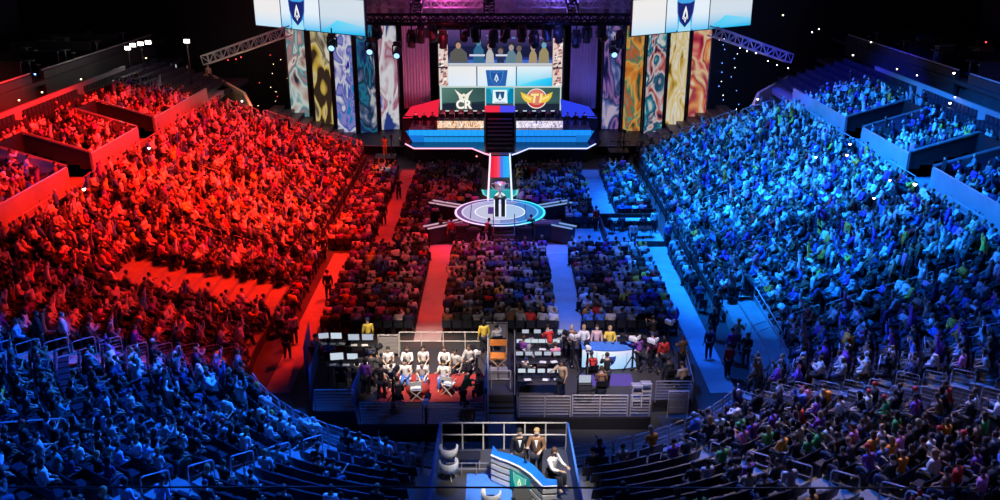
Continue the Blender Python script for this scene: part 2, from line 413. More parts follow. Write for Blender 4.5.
class Crowd:
    def __init__(s): s.v = []; s.f = []; s.c = []; s.n = 0; s.count = 0
    def add(s, key, loc, rz, sc, cols):
        v, f, ci = LOWP[key]; co, si = math.cos(rz), math.sin(rz)
        w = np.empty_like(v); w[:,0] = (v[:,0]*co-v[:,1]*si)*sc+loc[0]; w[:,1] = (v[:,0]*si+v[:,1]*co)*sc+loc[1]; w[:,2] = v[:,2]*sc+loc[2]
        s.v.append(w); s.f.append(f+s.n); s.n += len(v); s.count += 1
        s.c.append(np.array(cols)[ci])
    def build(s, name, label, cat):
        v = np.vstack(s.v).astype(np.float32); f = np.vstack(s.f).astype(np.int32); c = np.vstack(s.c).astype(np.float32)
        me = bpy.data.meshes.new(name); me.vertices.add(len(v)); me.vertices.foreach_set('co', v.ravel())
        me.loops.add(f.size); me.loops.foreach_set('vertex_index', f.ravel())
        me.polygons.add(len(f)); me.polygons.foreach_set('loop_start', np.arange(0, f.size, 3, dtype=np.int32))
        me.polygons.foreach_set('use_smooth', np.ones(len(f), dtype=bool))
        me.update(calc_edges=True)
        a = me.attributes.new('Col', 'FLOAT_COLOR', 'POINT'); a.data.foreach_set('color', np.hstack([c, np.ones((len(c),1), np.float32)]).ravel())
        me.materials.append(M['crowd'])
        o = bpy.data.objects.new(name, me); C.objects.link(o); return tag(o, label, cat, kind='stuff')
# ------------------------------------------------------------------ camera, world, view
cam = bpy.data.cameras.new('camera'); co = bpy.data.objects.new('camera', cam); C.objects.link(co)
co.location = (0,0,HCAM); co.rotation_euler = (PI/2-PITCH, 0, 0); cam.sensor_width = 36; cam.lens = 36*FPX/1000; cam.clip_end = 400
sc = bpy.context.scene; sc.camera = co
sc.view_settings.view_transform = 'Standard'; sc.view_settings.look = 'None'; sc.view_settings.gamma = 1; sc.view_settings.exposure = 0.0
sc.view_settings.use_curve_mapping = False
w = bpy.data.worlds.new('arena_air'); sc.world = w; w.use_nodes = True
w.node_tree.nodes['Background'].inputs[0].default_value = (0.3,0.2,0.45,1); w.node_tree.nodes['Background'].inputs[1].default_value = 0.008
def spot(name, loc, tgt, col, power, ang, blend=0.4, rad=0.5):
    l = bpy.data.lights.new(name, 'SPOT'); l.energy = power; l.color = col; l.spot_size = R(ang); l.spot_blend = blend; l.shadow_soft_size = rad
    o = bpy.data.objects.new(name, l); C.objects.link(o); o.location = loc
    o.rotation_euler = (Vector(tgt)-Vector(loc)).to_track_quat('-Z','Y').to_euler(); return o
def point(name, loc, col, power, rad=0.2):
    l = bpy.data.lights.new(name, 'POINT'); l.energy = power; l.color = col; l.shadow_soft_size = rad
    o = bpy.data.objects.new(name, l); C.objects.link(o); o.location = loc; return o
RED = (1.0,0.015,0.004); BLUE = (0.006,0.23,1.0); DEEP = (0.006,0.13,1.0)
# rigging spots over the hall: red over the left stand, blue over the right and near stands
spot('red_spot', (-2,62,27), (-20,62,3), RED, 110000, 52, .5)
spot('red_spot', (-1,50,27), (-19,52,3), RED, 90000, 46, .5)
spot('red_spot', (-9,48,27), (-27,55,6), RED, 60000, 56, .5)
spot('red_spot', (-1,55,24), (-16,43,2), RED, 50000, 34, .5)
spot('red_spot', (-6,56,26), (-6.0,58,0), RED, 11000, 50, .6)
spot('red_spot', (-5,44,25), (-6.3,49,0), RED, 7000, 36, .5)
spot('red_spot', (-3,54,26), (-17,57,2), (1,.07,.02), 30000, 34, .9)
spot('blue_spot', (2,62,27), (20,64,3), BLUE, 150000, 56, .5)
spot('blue_spot', (1,50,27), (19,51,3), BLUE, 125000, 50, .5)
spot('blue_spot', (9,48,27), (27,55,6), (0.01,0.09,1.0), 36000, 60, .6)
spot('blue_spot', (2,48,25), (17,38,2), DEEP, 27000, 44, .6)
spot('blue_spot', (6,56,26), (6.0,58,0), DEEP, 13000, 50, .6)
spot('blue_spot', (5,44,25), (6.3,49,0), DEEP, 10000, 36, .5)
spot('blue_spot', (3,45,26), (-13.5,26,4), DEEP, 165000, 38, .4)
spot('blue_spot', (0,46,26), (14,26,3), (0.02,0.15,1.0), 60000, 44, .7)
spot('blue_spot', (0,48,24), (0,28,2), (0.03,0.15,1.0), 8000, 50, .8)
# warm work lights over the production pens and a soft neutral wash over the middle floor seats
spot('work_light', (-3,29,18), (-3.5,38,0.5), (1.0,0.84,0.70), 32000, 24, .7)
spot('work_light', (5,27,17), (3.8,37,0.5), (0.95,0.82,0.95), 17000, 32, .8)
spot('work_light', (2,20,16), (0.6,26,2.5), (1.0,0.93,0.88), 15000, 22, .7)
spot('red_spot', (-4,60,22), (-3.2,55,0), RED, 9000, 22, .6)
spot('blue_spot', (5,60,22), (5.2,56,0), DEEP, 14000, 28, .6)
spot('blue_spot', (12,70,22), (29,80,6), (.01,.03,1), 50000, 34, .6)
spot('terrace_fill', (-36.8,56,16), (-43,60,8.3), (1,.4,.35), 2600, 100, .6)  # added unseen fill spots, left and right, to bring out the terrace furniture
spot('terrace_fill', (36.8,56,16), (43,60,8.3), (.4,.35,1), 2600, 100, .6)
point('opening_glow', (-27.3,49.6,8.4), (.25,.15,1), 60, .3)
spot('blue_spot', (6,67,22), (7.6,66,0), DEEP, 16000, 34, .6)
for x, y0, y1 in ((3.7,42,54),(7.7,56,74),(10.1,40,54)):
    n = round((y1-y0)/3.0)
    for k in range(n+1):
        y = y0+(y1-y0)*k/n
        for sg, cl in ((-1,RED),(1,DEEP)): spot('aisle_spot', (sg*x,y+1.5,25), (sg*x,y,0), cl, (21000,26000,18000)[(k+int(x))%3]*(.8 if sg < 0 else 1), 8.2, .7, .15)
for x, y, sg in ((-3.6,55,-1),(-1.6,55,-1),(1.6,55,1),(4.2,55.4,1),(6,57,1),(8.2,57.4,1),(10,57.2,1)): spot('aisle_spot', (x,y+1.5,25), (x,y,0), RED if sg < 0 else DEEP, 19000, 9, .8, .15)
spot('red_spot', (-4,68,26), (-18,73,3), RED, 60000, 44, .6)
spot('floor_wash', (0,38,27), (0,49,0), (1.0,0.80,0.74), 2700, 40, .9)
spot('corner_wash', (10,45,24), (12.5,28,3), (1.0,0.72,0.55), 20000, 36, .9)
# stage colours
spot('stage_red', (-4,80,14), (-7.5,86,2), (1.0,0.04,0.10), 4000, 60, .6)
spot('stage_blue', (4,80,14), (7.5,86,2), (0.08,0.12,1.0), 5000, 60, .6)
point('rig_purple', (-5,87,14.5), (0.9,0.12,0.65), 900, 1.0)
point('rig_blue', (6,87,14.5), (0.22,0.12,1.0), 900, 1.0)
spot('stage_glow', (-8,72,18), (-20,88,5), (0.15,0.1,0.5), 900, 60, .8)
spot('stage_glow', (8,72,18), (20,88,5), (0.05,0.1,0.8), 4000, 60, .8)
spot('runway_wash', (0,70,18), (0,59,1.3), (0.7,0.7,1.0), 2500, 15, .3)
# ------------------------------------------------------------------ the bowl: floor and stands
ROW, RISE, NLOW, NUP = 0.85, 0.255, 15, 8
FRONT, RLOW = 0.5, 0.289
D_AISLE, D_UP = ROW*NLOW, ROW*NLOW+0.85
def bp(side, s, d):
    if s >= 0: return Vector((side*(12+d), 40+s, 0))
    t = R(-s); return Vector((side*(12+d)*math.cos(t), 40-(11+d)*math.sin(t), 0))
def inward(side, s):
    if s >= 0: return Vector((-side, 0, 0))
    t = R(-s); return Vector((-side*math.cos(t), math.sin(t), 0)).normalized()
def zrow(r): return FRONT+RLOW*r
def zup(k): return 5.4+RISE*k
def zat(d): return zrow(int(max(0, d)/ROW)) if d < D_AISLE else (zrow(NLOW) if d < D_UP else zup(int((d-D_UP)/ROW)))
def srange(a, b):
    out = []; s = a
    st = sorted({a, b, *[x for x in (40,38,36,34,32,30,28,26,24,22,20,18,16,14,12,10,8,6,4,2,0)], *[-3*i for i in range(31)]}, reverse=True)
    return [x for x in st if b <= x <= a]
mb = MB(); mb.box(0, 62, -.15, 90, 90, .3); struct(mb.build('floor', 'dark_floor'))
GAP_R, GAP_L = (-28.5, -34.5), (-14.0, -15.5)
LOWER = {1: [(38.5, GAP_R[0]), (GAP_R[1], -90)], -1: [(38.5, -90)]}
UPPER = [(46, 26), (22.6, 15.1), (11.6, -60)]
for side, nm in ((-1,'left'), (1,'right')):
    mb = MB()
    def strip(rng, d0, d1, z, zb):
        ss = srange(*rng)
        for a, b in zip(ss, ss[1:]):
            p = [bp(side,a,d0), bp(side,b,d0), bp(side,b,d1), bp(side,a,d1)]
            up = [Vector((q.x,q.y,z)) for q in p]
            lo = [Vector((q.x,q.y,zb)) for q in p[:2]]
            if side == 1: mb.quad(*up[::-1]); mb.quad(up[0], up[1], lo[1], lo[0])
            else: mb.quad(*up); mb.quad(lo[0], lo[1], up[1], up[0])
        for s in rng:      # end faces
            a, b = bp(side,s,d0), bp(side,s,d1)
            mb.quad((a.x,a.y,0),(b.x,b.y,0),(b.x,b.y,z),(a.x,a.y,z))
    for rng in LOWER[side]:
        for r in range(NLOW): strip(rng, ROW*r, ROW*(r+1), zrow(r), zrow(r)-RLOW if r else 0)
    for rng in LOWER[side]: strip(rng, D_AISLE, D_UP, zrow(NLOW), zrow(NLOW-1))
    for rng in UPPER:
        for k in range(NUP):
            strip(rng, D_UP+ROW*k, D_UP+ROW*(k+1), zup(k), zrow(NLOW) if k == 0 else zup(k)-RISE)
    for rng in ((26,22.6),(15.1,11.6)):
        strip(rng, D_UP, D_UP+ROW*5, zrow(NLOW)+.02, zrow(NLOW)-.1)
        for k in range(5, NUP): strip(rng, D_UP+ROW*k, D_UP+ROW*(k+1), zup(k), zrow(NLOW) if k == 5 else zup(k)-RISE)
    struct(mb.build('stand_floor', 'concrete'))
    # parapets of the upper tier, openings and the back wall
    mb = MB()
    def par(s0, d0, s1, d1, z0, z1, t=.16):
        a, b = bp(side,s0,d0), bp(side,s1,d1); v = (b-a); L = v.length; c = (a+b)/2
        mb.box(c.x, c.y, (z0+z1)/2, L+t, t, z1-z0, math.atan2(v.y, v.x))
    DP = D_UP+.05; DV = D_UP+ROW*5
    for s0, s1 in ((38.5,26),(22.6,15.1),(11.6,2.2)): par(s0, DP, s1, DP, 4.8, 6.4)
    for s in (22.6,11.6):
        a, b = bp(side,s,DP), bp(side,s,DV); mb.slab([(a.x,a.y,4.8),(b.x,b.y,4.8),(b.x,b.y,7.75),(a.x,a.y,6.5)], (0,1,0), .16)
    DB = D_UP+ROW*NUP+.1
    par(38.5, DB, -1, DB, 6.8, 8.35)
    struct(mb.build('wall_'+nm, 'wall'))
    mb = MB()
    for s in (26,15.1):
        a, b = bp(side,s,DP), bp(side,s,DV); mb.slab([(a.x,a.y,4.8),(b.x,b.y,4.8),(b.x,b.y,7.6),(a.x,a.y,6.4)], (0,1,0), .16)
    for s0, s1 in ((26,22.6),(15.1,11.6)): par(s0, DV, s1, DV, 4.8, 7.7)
    struct(mb.build('wall_opening_'+nm, 'black'))  # black colour stands in for the shade deep inside the openings
    mb = MB()
    for s0, s1 in ((38.5,26),(22.6,15.1),(11.6,2.2)):
        a, b = bp(side,s0,DP), bp(side,s1,DP); mb.tube([(a.x,a.y,6.40),(b.x,b.y,6.40)], .05)
    for s in (26,22.6,15.1,11.6):
        a, b = bp(side,s,DP), bp(side,s,DV); mb.slab([(a.x,a.y-.05,6.42),(b.x,b.y-.05,7.7),(b.x,b.y+.25,7.7),(a.x,a.y+.25,6.42)], (0,0,1), .08)
    struct(mb.build('trim_%d' % (1 if side < 0 else 2), 'steel'))
# ------------------------------------------------------------------ seats and spectators
def aisle(side, s, d):
    if s >= 0:
        Y = 40+s
        for c, w in ((40.2,.75),(50.4,.6),(60,.6),(69.4,.6)):
            if abs(Y-c) < w: return True
        if side < 0 and d < 7.6 and abs(Y-(45.4-.29*d)) < 1.9: return True      # the empty stairway lit red
        if side > 0 and d < 1.9 and Y < 45: return True
        return False
    t = -s; rad = 12+d
    for c, w in ((58.0,.78),(42.3,.5)):
        if abs(t-c)*PI/180*rad < w: return True
    if side > 0:
        if GAP_R[1]-1.2 < s < GAP_R[0]+1.0: return True
        if d < 1.9 and t < 20: return True
    else:
        b = 9.5+1.25*d                       # the rail that ends the red stand
        if b-1.0 < t < b+3.2: return True
    return False
def occ(side, s, d, upper):
    if s < 0:
        t = -s
        if t > 62: return .22
        if side < 0: return .97 if t < 9.5+1.25*d else .66
        return .92 if t < 30 else .80
    if upper: return 0 if s > 36 or d > D_UP+ROW*6 else (.93 if side < 0 else .80)
    if s > 38: return 0
    return .965
SEATS = []     # (x, y, z, rz, side, s, d, row, occupied, dist)
rnd = random.Random(11)
for side in (-1, 1):
    for r in range(NLOW+NUP):
        upper = r >= NLOW
        d = ROW*r+.50 if not upper else D_UP+ROW*(r-NLOW)+.52
        z = zrow(r) if not upper else zup(r-NLOW)
        s = 46.0 if upper else 38.2; col = 0
        while s > -88:
            s -= .56 if s > 0 else .56/(11.5+d)*180/PI
            if upper and (22.4 < s < 26.2 or 11.4 < s < 15.3) and r < NLOW+5: continue
            if upper and s < 2.6: break
            if aisle(side, s, d): col = 0; continue
            col += 1
            p = bp(side, s, d)
            if abs(p.x) < 3.3 and p.y < 29.4: continue          # the camera platform stands here
            u, v, dep = proj((p.x, p.y, z+.9))
            if not (-25 < u < 1025 and -15 < v < 520): continue
            iv = inward(side, s)
            SEATS.append((p.x, p.y, z, math.atan2(-iv.x, iv.y), side, s, d, r, rnd.random() < occ(side, s, d, upper), dep, col))
# floor seats
FLOOR = []
def block(x0, x1, y0, y1, dy=.86, dx=.54, clear=None):
    n = int((x1-x0)/dx); m = int((y1-y0)/dy)
    for j in range(m+1):
        for i in range(n+1):
            x, y = x0+dx*i, y0+dy*j
            if clear and clear(x, y): continue
            FLOOR.append((x, y, 0.0, 0.0))
near_round = lambda x, y: math.hypot(x, y-59) < 4.7
for sx in (-1, 1):
    block(min(sx*4.6,sx*9.0), max(sx*4.6,sx*9.0), 42.3, 53.6)
block(-2.75, 2.75, 42.3, 53.6)
block(-6.7, -1.6, 56.5, 73.5, clear=lambda x, y: near_round(x, y) or (y < 62 and x > -4.6 and y < 57.5))
block(1.6, 6.7, 59.5, 73.5, clear=near_round)
block(-10.9, -8.6, 55.0, 73.5); block(8.6, 10.9, 61.4, 73.5)
block(-6.6, -4.7, 54.4, 56)
block(-11.3, -10.95, 42.3, 54); block(11.0, 11.3, 45, 54)
# the nearest seats and spectators are objects of their own, the rest one mass each
SEATS.sort(key=lambda q: q[9])
corner = [q for q in SEATS if q[5] < 0]
N_SEAT, N_PERS = 270, 206
def leafmesh(fn, name, mat):
    m_ = MB(); fn(m_); o = m_.build(name, mat); me = o.data; bpy.data.objects.remove(o); return me
def seat_pan(m_): m_.box(0,.02,.43,.46,.42,.06,0,.025)
def seat_back(m_):
    for a, b in ((-.5,-.2),(-.2,.2),(.2,.5)):
        m_.slab([(a*.94,-.20-.05*(abs(a)<.3),.42),(b*.94,-.20-.05*(abs(b)<.3),.42),(b*.9,-.31-.04*(abs(b)<.3),.86),(a*.9,-.31-.04*(abs(a)<.3),.86)], (0,1,.2), .035)
def seat_foot(m_): m_.box(-.19,-.02,.2,.05,.22,.4); m_.box(.19,-.02,.2,.05,.22,.4)
ME_PAN, ME_BACK, ME_FOOT = leafmesh(seat_pan,'seat_pan','seat'), leafmesh(seat_back,'seat_back','seat'), leafmesh(seat_foot,'seat_foot','seat_metal')
def clock(q):
    side, t = q[4], -q[5]
    if t > 58: return 'inward of the %s stairway' % ('left' if side < 0 else 'right')
    if side < 0 and t > 42.3: return 'up from the lower left stairway'
    if side < 0: return 'up from the upper left stairway'
    return 'up from the right stairway' if t > 42.3 else 'beyond the right gangway'
def count_from(q):
    # number of the seat in its run, counted from the stairway at its lower end
    return RUN[id(q)]
runs = {}
for q in corner:
    runs.setdefault((q[4], q[7], clock(q)), []).append(q)
RUN = {}
for key, l in runs.items():
    l.sort(key=lambda q: abs(-q[5]-58) if (-q[5] > 42.3 or key[0] > 0) else -(-q[5]))
    for i, q in enumerate(l): RUN[id(q)] = i+1
def place_words(q): return 'row %d up, seat %d %s' % (q[7]+1, RUN[id(q)], clock(q))
near_pers = [q for q in corner if q[8] and proj((q[0],q[1],q[2]+1.1))[1] < 505 and -5 < proj((q[0],q[1],q[2]+1))[0] < 1005][:N_PERS]
near_seat = [q for q in corner if proj((q[0],q[1],q[2]+.7))[1] < 503 and 0 < proj((q[0],q[1],q[2]+.7))[0] < 1000][:N_SEAT]
seat_ids = {id(q) for q in near_seat}; pers_ids = {id(q) for q in near_pers}
for q in near_seat:
    t = thing('arena_seat', '%s dark folding seat, %s' % ('taken' if q[8] else 'empty', place_words(q)), 'seat', (q[0],q[1],q[2]), q[3], 'folding seats in the near stands')
    for nm, me in (('seat_pan',ME_PAN),('backrest',ME_BACK),('bracket',ME_FOOT)):
        o = bpy.data.objects.new(nm, me); C.objects.link(o); o.parent = t
TOPS_R = ['black']*5+['navy','dark grey','dark grey','brown','black','black','red','pink','tan','white','pale grey','purple','blue','orange','green']
TOPS_L = ['white','white','pale grey','pale blue','navy','black','black','black','black','black','black','dark grey','dark grey','pale grey','teal','navy','black']
for q in near_pers:
    side = q[4]
    t = rnd.choice(TOPS_L if side < 0 else TOPS_R); hc = rnd.choice(['black','black','brown','brown','fair']); st = rnd.choice(['short','short','short','long','cap'])
    if st == 'cap': hc = rnd.choice(['black','navy','red'])
    pose = rnd.choice(['sit_lap','sit_lap','sit_lean','sit_lean','sit_clap','sit_phone','sit_talk','sit_lap','sit_wave' if rnd.random() < .3 else 'sit_lap'])
    person(pose, (q[0],q[1],q[2]), q[3]+rnd.uniform(-.25,.25), 'person in %s %s, %s' % (t, 'tee' if rnd.random()<0 else 'top', place_words(q)), t, st, hc, rnd.randrange(5), rnd.choice(LEGC), rnd.random() < .45, rnd.uniform(.95,1.06), 'spectators in the near stands')
# seat mass
mb = MB()
for q in SEATS:
    if id(q) in seat_ids: continue
    x, y, z, rz = q[:4]; c, s_ = math.cos(rz), math.sin(rz)
    mb.box(x-.0*s_, y, z+.42, .46, .42, .07, rz); mb.box(x+.27*s_, y-.27*c, z+.64, .46, .07, .42, rz)
for x, y, z, rz in FLOOR:
    mb.box(x, y, .43, .44, .42, .04); mb.box(x, y-.24, .66, .44, .04, .40); mb.box(x-.19, y, .21, .03, .4, .42); mb.box(x+.19, y, .21, .03, .4, .42)
tag(mb.build('seating', 'seat'), 'rows of dark seats under the crowd on the floor and in the far stands', 'seats', kind='stuff')
# crowd mass
SK = np.array([(.62,.40,.28),(.50,.30,.20),(.70,.48,.36),(.34,.19,.11),(.18,.10,.06)])
HR = np.array([(.012,.01,.01),(.03,.018,.01),(.07,.035,.018),(.35,.22,.10)])
def cloth_col(bright, r):
    x = r.random()
    if x < bright*.45: g = r.uniform(.55,.85); return (g, g*r.uniform(.9,1), g*r.uniform(.88,1))
    if x < bright*.75: return TOPC[r.choice(['red','pale blue','tan','pink','pale grey','yellow','orange','pale pink'])]
    if x < bright: g = r.uniform(.15,.4); return (g,g,g*1.05)
    return TOPC[r.choice(['black','black','navy','dark grey','brown','blue','purple'])]
crowd = Crowd()
def add_crowd(x, y, z, rz, bright, lively, sit=1.0):
    k = rnd.choices(LOW_KEYS, [5,3,2*lively,1.6*lively,1,1.2*lively,.6*lively,.5*lively])[0]
    hair = HR[rnd.randrange(4)]
    if rnd.random() < .22: hair = np.array(cloth_col(.8, rnd))*.8
    crowd.add(k, (x+rnd.uniform(-.05,.05), y+rnd.uniform(-.05,.05), z), rz+rnd.gauss(0,.3), rnd.uniform(.94,1.07), [SK[rnd.randrange(5)], cloth_col(bright, rnd), LEGC[rnd.randrange(4)], hair])
for q in SEATS:
    if not q[8] or id(q) in pers_ids: continue
    side, s = q[4], q[5]
    add_crowd(q[0], q[1], q[2], q[3]+side*(-.35 if s >= 0 else 0), .54 if s > -20 else .5, 1.3)
for x, y, z, rz in FLOOR:
    if rnd.random() < .93: add_crowd(x, y, z, rz, .5, .15)
crowd.build('crowd', 'seated audience filling the red and blue stands and the middle floor', 'crowd')
print('SEATS', len(SEATS), 'crowd', crowd.count, 'persons', N_PEOPLE, 'indiv seats', len(near_seat))
# carpets of the floor aisles
mb = MB()
for x0, y0, x1, y1 in ((-8.4,53.9,-6.95,75),(6.95,53.9,8.4,75),(-4.4,41.4,-3.0,54.2),(3.0,41.4,4.4,54.2),(-10.65,36,-9.5,54.2),(9.5,36,10.7,54.2),(-4.6,54.0,4.6,55.9),(4.6,54.0,10.9,59.2)):
    mb.box((x0+x1)/2, (y0+y1)/2, .012+.002*len(mb.v)/8, x1-x0, y1-y0, .024)
tag(mb.build('aisle_carpet', 'carpet'), 'pale carpet runners in the floor aisles, lit red at left and blue at right', 'carpet')
# ------------------------------------------------------------------ stage
DK = 1.3
mb = MB()      # main deck with its bowed front edge
front = [(405.5,144),(414,148.6),(472,148.6),(478,151),(484,153.5),(489,155)]
fl = [at(u,v,DK) for u, v in front]; fr = [at(1001-u,v,DK) for u, v in front[::-1]]
edge = fl+fr
poly = [(-9.3,96),(-9.3,fl[0].y+2.0)]+[(p.x,p.y) for p in edge]+[(9.3,fl[0].y+2.0),(9.3,96)]
stage = thing('stage', 'wide glossy black main stage below the big centre screen', 'stage', (0,0,0))
mb.prism(poly, 1.15, DK); mb.build('deck', 'stage', stage)
mb = MB(); mb.prism([(x*.995, y+.12) for x, y in poly], 0.0, 1.15); mb.build('fascia', 'black', stage)
mb = MB(); mb.tube([p+Vector((0,-.03,.02)) for p in fl], .055); tag(mb.build('edge_light', emis('edge_pink', (1.0,.35,.5), 2.2), stage), 'pink glowing edge strip')
mb = MB(); mb.tube([p+Vector((0,-.03,.02)) for p in fr], .055); tag(mb.build('edge_light', emis('edge_blue', (.45,.5,1.0), 2.0), stage), 'blue glowing edge strip')
for i, (u, v) in enumerate([(427,152),(451,152),(464,152),(470,153.5),(477,156),(486,157.5),(514.5,157.5),(523.5,155.5),(529.5,153.5),(537,151.5),(550,151.5),(562,151.5),(573,151.5)]):
    p = at(u, v, .75); mb = MB(); mb.lathe([(.06,-.05),(.10,-.03),(.10,.03),(.05,.05)], (0,0,0), 10)
    l = mb.build('fascia_lamp', emis('fascia_red', (1,.25,.25), 3) if u < 480 else emis('fascia_blue', (.5,.7,1), 4), stage); l.location = (p.x, p.y-.1, p.z)
# dark wings beside the deck
for sx, nm in ((-1,'left'),(1,'right')):
    t = thing('stage_wing', 'low black platform under the %s row of tall banners' % nm, 'platform', (0,0,0))
    mb = MB(); P = [(sx*8.6,80.2),(sx*13,80.6),(sx*21,83),(sx*23,88),(sx*21,92),(sx*9.4,92),(sx*9.4,84)]
    mb.prism(P, 0, .85); mb.build('platform', 'black', t)
    mb = MB(); mb.tube([(sx*8.6,80.1,.86),(sx*13,80.5,.86),(sx*21,82.9,.86)], .05); mb.build('lip', 'steel', t)
# stepped blue LED riser
for sx, nm, cl in ((-1,'left',(.015,.36,1.0)),(1,'right',(.012,.28,1.0))):
    t = thing('led_riser', 'bright blue stepped LED riser in front of the %s player desk' % nm, 'riser', (0,0,0))
    for i, (z0, z1, y, xo) in enumerate(((1.3,1.75,80.0,6.9),(1.75,2.3,80.5,8.3))):
        mb = MB(); mb.box(sx*(1.45+xo)/2, y+2, (z0+z1)/2, xo-1.45, 4, z1-z0); s = mb.build('step', 'stage', t)
        mb = MB()
        n = 12
        for k in range(n):
            a = 1.45+(xo-1.45)*k/n; b = a+(xo-1.45)/n-.015
            mb.box(sx*(a+b)/2, y-.02, (z0+z1)/2, b-a, .04, z1-z0-.02)
        mb.build('led_strip', emis('led_blue_%s%d' % (nm, i), cl, 1.05 if i else .8), s)
    mb = MB(); mb.slab([(sx*6.9,79.9,1.31),(sx*7.9,79.9,1.31),(sx*8.6,80.9,2.1),(sx*6.9,80.9,2.1)], (0,-.3,1), .05); mb.build('corner_step', emis('led_corner', (.01,.22,.8), .8), t)
# player desks
def player_desk(sx, nm, cols, n=5):
    t = thing('player_desk', 'long player desk with glowing patterned front on the %s of the stage' % nm, 'desk', (0,0,0))
    x0, x1 = 1.45, 5.75; L = x1-x0; cx = sx*(x0+x1)/2
    mb = MB(); mb.box(cx, 81.6, 3.06, L, .9, .06, 0, .02); mb.build('desktop', 'black', t)
    mb = MB(); mb.box(cx, 81.2, 2.66, L, .08, .72); s = mb.build('led_front', 'black', t)
    mb = MB(); mb.box(cx, 81.14, 2.66, L-.06, .03, .66)
    mb.build('led_face', led_art('desk_'+nm, cols, 2.2, 1.5, 1.15, 3+sx), s)
    for k in range(2):
        mb = MB(); mb.box(cx+(k-.5)*(L-.2), 81.9, 2.66, .1, .3, .72); mb.build('leg', 'black', t)
    names = ['nearest the middle','second from the middle','third from the middle','fourth from the middle','at the outer end']
    for i in range(n):
        x = sx*(x0+.43+i*.86)
        g = thing('gaming_monitor', 'gaming monitor on the %s player desk, %s' % (nm, names[i]), 'monitor', (x,81.55,3.09), 0, 'monitors on the player desks')
        mb = MB(); mb.box(0,0,.30,.56,.04,.34,0,.015); mb.build('case', 'black', g)
        mb = MB(); mb.box(0,.028,.30,.52,.012,.30); mb.build('screen', 'screen_white', g)
        mb = MB(); mb.box(0,0,.01,.26,.18,.02); mb.box(0,.01,.08,.05,.03,.14); mb.build('stand', 'black', g)
        c = thing('gaming_chair', 'high-backed %s gaming chair on the %s of the stage, %s' % ('red' if sx < 0 else 'dark blue', nm, names[i]), 'chair', (x,82.75,2.3), 0, 'gaming chairs on the stage')
        mm = pbr('chair_'+nm, (.5,.03,.04) if sx < 0 else (.04,.05,.3), .5)
        mb = MB(); mb.box(0,0,.46,.52,.5,.12,0,.05); mb.build('seat', mm, c)
        mb = MB(); mb.prism([(-.25,.2),(.25,.2),(.22,.32),(-.22,.32)], .5, 1.32); mb.build('backrest', mm, c)
        mb = MB(); mb.lathe([(.3,0),(.3,.05),(.05,.08),(.04,.42)], (0,0,0), 10); mb.build('base', 'black', c)
        person('sit_desk', (x,82.72,2.36), PI, 'player in a %s jersey at the %s stage desk, %s' % ('white' if sx < 0 else 'black and red', nm, names[i]), 'white' if sx < 0 else ('red' if i % 2 else 'black'), 'short', 'black', 2, None, True, 1.0, 'players on the stage')
player_desk(-1, 'left', [(.25,.06,.03),(.85,.45,.22),(1,.8,.6),(.35,.12,.06),(1,.92,.8)])
player_desk(1, 'right', [(.05,.05,.2),(.55,.5,.75),(1,.92,.95),(.12,.1,.3),(.95,.85,.9)])
for sx, nm, cl in ((-1,'left',(1,.02,.06)),(1,'right',(.03,.06,1))):   # ramps at the foot of the drapes; lamp light on them put in as emission
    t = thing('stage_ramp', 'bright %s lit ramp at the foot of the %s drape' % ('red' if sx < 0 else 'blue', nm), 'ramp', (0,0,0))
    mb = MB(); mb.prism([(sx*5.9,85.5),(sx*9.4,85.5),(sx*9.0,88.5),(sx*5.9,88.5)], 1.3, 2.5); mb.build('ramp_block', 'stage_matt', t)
    mb = MB(); mb.slab([(sx*5.95,85.4,2.5),(sx*9.3,85.4,2.35),(sx*8.8,88.4,2.85),(sx*5.95,88.4,3.6)], (0,-.3,1), .05); mb.build('glow_surface', emis('ramp_'+nm, cl, .85), t)
    for k in range(3):
        person('stand', (sx*(6.4+k*.8), 84.6, 1.3), PI, 'stage hand in dark clothes waiting at the %s wing, %s from the desk' % (nm, ORD[k+1]), 'black' if k else 'dark grey', 'short', 'black', k, None, False, 1, 'stage crew in the wings')
# the centre: LED header, tunnel mouth and dark stairs
t = thing('centre_tunnel', 'dark tunnel block with a red and blue glowing header on centre stage', 'tunnel', (0,0,0))
mb = MB(); mb.prism([(-1.45,84.5),(1.45,84.5),(1.3,88),(-1.3,88)], 1.3, 3.3); mb.build('block', 'stage_matt', t)
for sx, cl in ((-1,(1,.03,.08)),(1,(.08,.08,1))):
    mb = MB(); mb.box(sx*.72, 84.4, 3.45, 1.42, .1, .6); mb.build('header_light', emis('hdr%d' % sx, cl, .9), t)
mb = MB()
for k in range(8): mb.box(0, 77.2+k*.85, 1.3+.1+k*.09, 2.3, .85, .2+k*.18)
mb.build('stairs', 'stage_matt', t)
for sx in (-1,1):
    mb = MB(); mb.slab([(sx*1.2,76.8,1.3),(sx*1.35,84.4,1.3),(sx*1.35,84.4,3.2),(sx*1.2,76.8,2.1)], (sx,0,0), .08); mb.build('side_wall', 'black', t)
